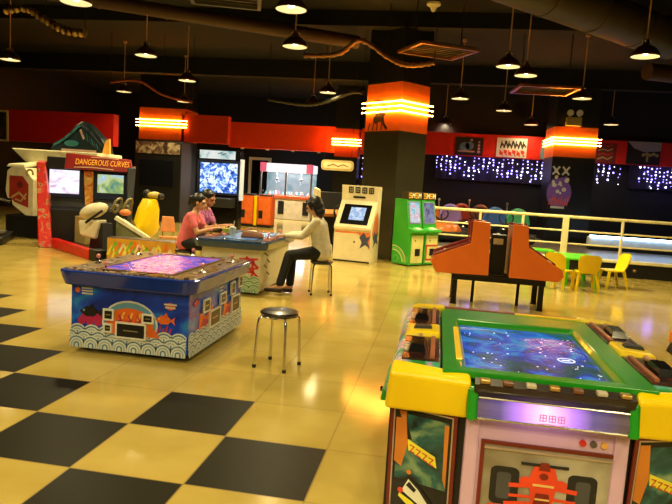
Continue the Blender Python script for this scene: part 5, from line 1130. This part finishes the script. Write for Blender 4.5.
MB().hexa([(a, b, .42) for a, b in rounded(-.19, -.18, .19, .18, .05)], [(a, b, .45) for a, b in rounded(-.19, -.18, .19, .18, .05)]).build('seat', mat('tan orange shell', (.65, .25, .08), .4), t)
MB().hexa([(-.17, .17, .52), (.17, .17, .52), (.17, .2, .52), (-.17, .2, .52)], [(-.13, .22, .80), (.13, .22, .80), (.13, .25, .80), (-.13, .25, .80)]).build('backrest', mat('tan orange shell', (.65, .25, .08), .4), t, None, .02)
for sx in (-1, 1):
    for sy in (-1, 1): MB().cyl((sx * .15, sy * .14, .42), (sx * .18, sy * .18, 0), .012, n=8).build('leg', CHROME, t)
    MB().cyl((sx * .12, .16, .42), (sx * .12, .2, .6), .01, n=8).build('back_post', CHROME, t)

# ------------------------------------------------------------------ far machines
bs = thing('big_screen_machine', 'tall black game cabinet with big blue lit screen behind the two players', 'arcade cabinet', (-5.9, 16.4, 0), .0)
MB().box((-.66, -.3, 0), (.575, .02, 2.22)).build('body', BLKGLOSS, bs, None, .02)
F0 = Frame((-.66, -.3, 0), (1, 0, 0), (0, 0, 1))
b = MB().frame(F0, .06, 1.02, 1.23, 1.94, .05, .03).build('screen_bezel', mat('navy bezel', (.01, .015, .05), .3), bs)
MB().rect(F0, .13, 1.08, 1.17, 1.87, .01).build('screen', ramp_mat('crowded blue picture', [(.34, (.01, .02, .25)), (.46, (.05, .2, .75)), (.54, (.5, .7, .95)), (.62, (.9, .95, 1)), (.75, (.3, .5, .9))], 9, 9, .2, 1.3, 1.0), b)
mq = MB().rect(F0, .1, 1.98, 1.10, 2.20, .02).build('marquee', ramp_mat('pale marquee', [(.35, (.1, .35, .4)), (.5, (.75, .85, .8)), (.7, (.9, .92, .9))], 3, 3, .2, .9), bs)
mb = MB(); mb.stroke(F0, [(.62, 2.12), (.72, 2.15)], .02, .004, 0, .02); mb.stroke(F0, [(.76, 2.1), (.84, 2.14)], .02, .004, 0, .02); mb.build('marquee_marks', BLACK, mq)
MB().box((.578, -.3, .9), (.64, -.1, 2.0)).build('side_light', mat('pale blue side panel', (.5, .55, .6), .3, em=(.5, .6, .75), es=.35, var=.05), bs, None, .01)
MB().box((-.5, -.7, .7), (.5, -.3, .95)).build('control_console', BLACK, bs, None, .02)
da = thing('upright_machine', 'unlit black upright machine with pale sign under the left neon pillar', 'arcade cabinet', (-8.7, 18.6, 0))
MB().box((-.8, -.3, 0), (.75, .5, 2.5)).build('body', BLACK, da, None, .02)
F0 = Frame((-.8, -.3, 0), (1, 0, 0), (0, 0, 1)); MB().rect(F0, .05, 2.1, 1.5, 2.46, .02).build('marquee', ramp_mat('dim brown marquee', [(.35, (.02, .012, .008)), (.5, (.16, .09, .05)), (.65, (.45, .35, .22))], 6, 4, .4), da)
MB().rect(F0, .2, 1.1, 1.3, 1.9, .02).build('screen', mat('dead screen', (.008, .008, .012), .1), da)

cr = thing('claw_machine', 'twin bay claw machine with bright glass top at the far back', 'arcade cabinet', (-6.0, 24.3, 0)); off = cr.location.copy()
x0, x1 = -7.05, -4.95; GL = glass_mat()
MB().box((x0, 23.9, 0), (x1, 24.9, .82)).build('lower_cabinet', mat('ivory cabinet', (.78, .7, .5), .4), cr, off, .02)
MB().box((x0 - .02, 23.86, .82), (x1 + .02, 24.92, .93)).build('red_band', mat('vermilion band', (.7, .12, .03), .35), cr, off, .01)
MB().box((x0, 23.88, 1.86), (x1, 24.9, 2.18)).build('sign_box', mat('lit white sign', (.9, .9, .85), .4, em=(.95, .92, 1.0), es=1.1, var=.03), cr, off, .02)
MB().box((x0 + .02, 24.82, .93), (x1 - .02, 24.88, 1.86)).build('back_panel', ramp_mat('aqua backdrop', [(.35, (.25, .55, .6)), (.5, (.6, .8, .85)), (.7, (.85, .95, .95))], 1.5, 3, .4, .55), cr, off)
for x in (x0, (x0 + x1) / 2 - .03, x1 - .06): MB().box((x, 23.88, .93), (x + .06, 23.94, 1.86)).build('corner_post', STEEL, cr, off)
MB().box((x0 + .06, 23.895, .93), (x1 - .06, 23.905, 1.86)).build('glass_pane', GL, cr, off)
for x in (x0 - .01, x1 - .25): MB().box((x, 23.84, 1.84), (x + .26, 24.0, 2.2)).build('corner_lamp', mat('rose lamp', (.7, .15, .25), .3, em=(.8, .15, .25), es=.7, var=.05), cr, off, .03)
for x in (-6.5, -5.5):
    c = MB().cyl((x, 24.4, 1.6), (x, 24.4, 1.86), .02, n=8).ball((x, 24.4, 1.58), .07, 0, 10)
    for k in range(3): a = 2 * PI * k / 3; c.tube([(x, 24.4, 1.55), (x + .1 * math.cos(a), 24.4 + .1 * math.sin(a), 1.48), (x + .05 * math.cos(a), 24.4 + .05 * math.sin(a), 1.38)], .012, 6)
    c.build('claw', mat('dull claw steel', (.12, .13, .14), .4, .6), cr, off)
    MB().box((x - .12 + .35, 23.88, .2), (x + .12 + .35, 23.9, .72)).build('prize_chute', BLACK, cr, off)
rn = random.Random(31); cols = [mat('plush %d' % k, c, .8) for k, c in enumerate(((.1, .5, .55), (.8, .6, .5), (.15, .35, .5), (.75, .75, .65), (.6, .2, .25)))]
names = ['teal', 'peach', 'slate', 'cream', 'rose']
for k in range(14):
    x = x0 + .2 + k * .13; y = 24.15 + rn.uniform(-.05, .3); r_ = rn.uniform(.05, .062)
    o = MB().ball((x, y, .93 + r_), r_, 0, 10).ball((x + r_ * .2, y, .93 + r_ * 2.2), r_ * .6, 0, 10).ball((x - r_ * .25, y, .93 + r_ * 2.75), r_ * .25, 0, 6).ball((x + r_ * .65, y, .93 + r_ * 2.75), r_ * .25, 0, 6).build('plush_toy', cols[k % 5], None, (x, y, .93))
    tag(o, names[k % 5] + ' plush toy heaped on the floor of the claw machine', 'toy', names[k % 5] + ' plush toys in the claw machine')
ld = bpy.data.lights.new('claw_light', 'AREA'); ld.energy = 120; ld.size = 1.6; ld.size_y = .4; ld.shape = 'RECTANGLE'; ld.color = (.9, .95, 1); lo = bpy.data.objects.new('claw_light', ld); COL.objects.link(lo); lo.location = Vector((-6.0, 24.35, 1.84)) - off; lo.parent = cr
# pair of orange lockers in front
for i, (x, lab) in enumerate(((-6.22, 'left of the pair'), (-5.64, 'right of the pair'))):
    t = thing('prize_locker', 'orange red prize cabinet in front of the claw machine, ' + lab, 'cabinet', (x + .22, 19.2, 0), 0, 'orange prize cabinets')
    MB().box((-.23, -.2, .08), (.23, .25, .98)).build('body', mat('vermilion cabinet', (.75, .12, .02), .4), t, None, .01); MB().box((-.22, -.19, 0), (.22, .24, .08)).build('plinth', BLACK, t)
    F0 = Frame((-.23, -.2, .08), (1, 0, 0), (0, 0, 1)); d = MB().rect(F0, .04, .04, .42, .84, .01).build('door', mat('vermilion door', (.85, .17, .03), .35), t); MB().rect(F0, .05, .2, .18, .45, .006, 0, .01).build('dark_window', BLACK, d)
    MB().box((-.2, -.15, .98), (.2, .2, 1.04)).build('top_tray', mat('dark tray', (.02, .015, .015), .4), t, None, .01)
t = thing('dividing_post', 'amber yellow post between the two orange prize cabinets', 'post', (-5.71, 19.06, 0)); MB().box((-.045, -.1, 0), (.045, .1, .98)).build('post_body', YELLOW, t, None, .01); MB().box((-.05, -.11, 0), (.05, .11, .05)).build('base', BLACK, t)
# door frame on the back wall
mb = MB(); F0 = Frame((-8.18, 25.98, 0), (1, 0, 0), (0, 0, 1)); 
d = structure('door_1', mb.frame(F0, 0, 0, .98, 2.45, .12, .06), CREAM, 'cream framed dark doorway on the back wall', 'door')
h_ = MB().rect(F0, .12, .02, .86, 2.33, .02).build('door_panel', BLKGLOSS, d); h_.parent = d
MB().ball((-7.5, 25.93, 1.05), .04, 0, 8).build('door_handle', CHROME, d)
# sit-down racer and the oval sign left of the main pillar
sr = thing('driving_machine', 'white and black sit-down driving machine left of the cream terminal', 'arcade cabinet', (-2.45, 14.9, 0), .5)
side_prism([(.4, 0), (-1.1, 0), (-1.1, .14), (-.3, .2), (-.1, .8), (.0, 1.35), (.4, 1.4)], -.48, -.42, 'side_panel', IV, sr, .01); side_prism([(.4, 0), (-1.1, 0), (-1.1, .14), (-.3, .2), (-.1, .8), (.0, 1.35), (.4, 1.4)], .42, .48, 'side_panel', IV, sr, .01)
side_prism([(.4, 0), (-.2, 0), (-.15, .75), (.05, 1.3), (.4, 1.3)], -.42, .42, 'body', BLACK, sr); MB().hexa([(-.4, -.28, .72), (.4, -.28, .72), (.4, -.1, .78), (-.4, -.1, .78)], [(-.4, -.28, .8), (.4, -.28, .8), (.4, -.1, .9), (-.4, -.1, .9)]).build('dashboard', mat('amber dash', (.7, .25, .05), .4), sr, None, .02)
MB().tube([(.17 * math.cos(a), -.36, .85 + .16 * math.sin(a)) for a in [2 * PI * k / 18 for k in range(18)]], .022, 8, 0, True).cyl((0, -.36, .85), (0, -.2, .8), .03).build('steering_wheel', RUBBER, sr)
MB().hexa([(-.25, -1.05, .14), (.25, -1.05, .14), (.25, -.55, .14), (-.25, -.55, .14)], [(-.25, -1.05, .38), (.25, -1.05, .38), (.25, -.55, .36), (-.25, -.55, .36)]).hexa([(-.25, -1.1, .38), (.25, -1.1, .38), (.25, -.95, .38), (-.25, -.95, .38)], [(-.2, -1.18, 1.0), (.2, -1.18, 1.0), (.2, -1.08, 1.0), (-.2, -1.08, 1.0)]).build('seat', BLACK, sr, None, .03)
MB().tube([(.46, -.9, .2), (.46, -.4, .7), (.46, .0, 1.2), (.46, .3, 1.45)], .03, 8).build('white_arch', IV, sr)
t = thing('hanging_sign', 'tan oval hanging sign left of the main glowing pillar', 'sign', (-3.0, 18.0, 2.05))
MB().hexa([(x, -.03, z) for x, z in rounded(-.48, -.15, .48, .15, .1)], [(x, .03, z) for x, z in rounded(-.48, -.15, .48, .15, .1)]).build('sign_board', mat('tan sign', (.42, .3, .12), .4), t)
F0 = Frame((-.48, -.03, -.15), (1, 0, 0), (0, 0, 1)); mb = MB(); mb.plate(F0, rounded(.06, .06, .9, .24, .08), .004, 0); mb.stroke(F0, [(.2, .12), (.35, .18), (.5, .12), (.65, .18), (.78, .13)], .03, .004, 1, .004); mb.build('sign_face', [mat('sign straw', (.6, .5, .25), .4), mat('sign brown', (.2, .1, .04), .4)], t)
for x in (-.4, .4): MB().cyl((x, 0, .12), (x, 0, 2.95), .008, n=6).build('hanger', STEELB, t)
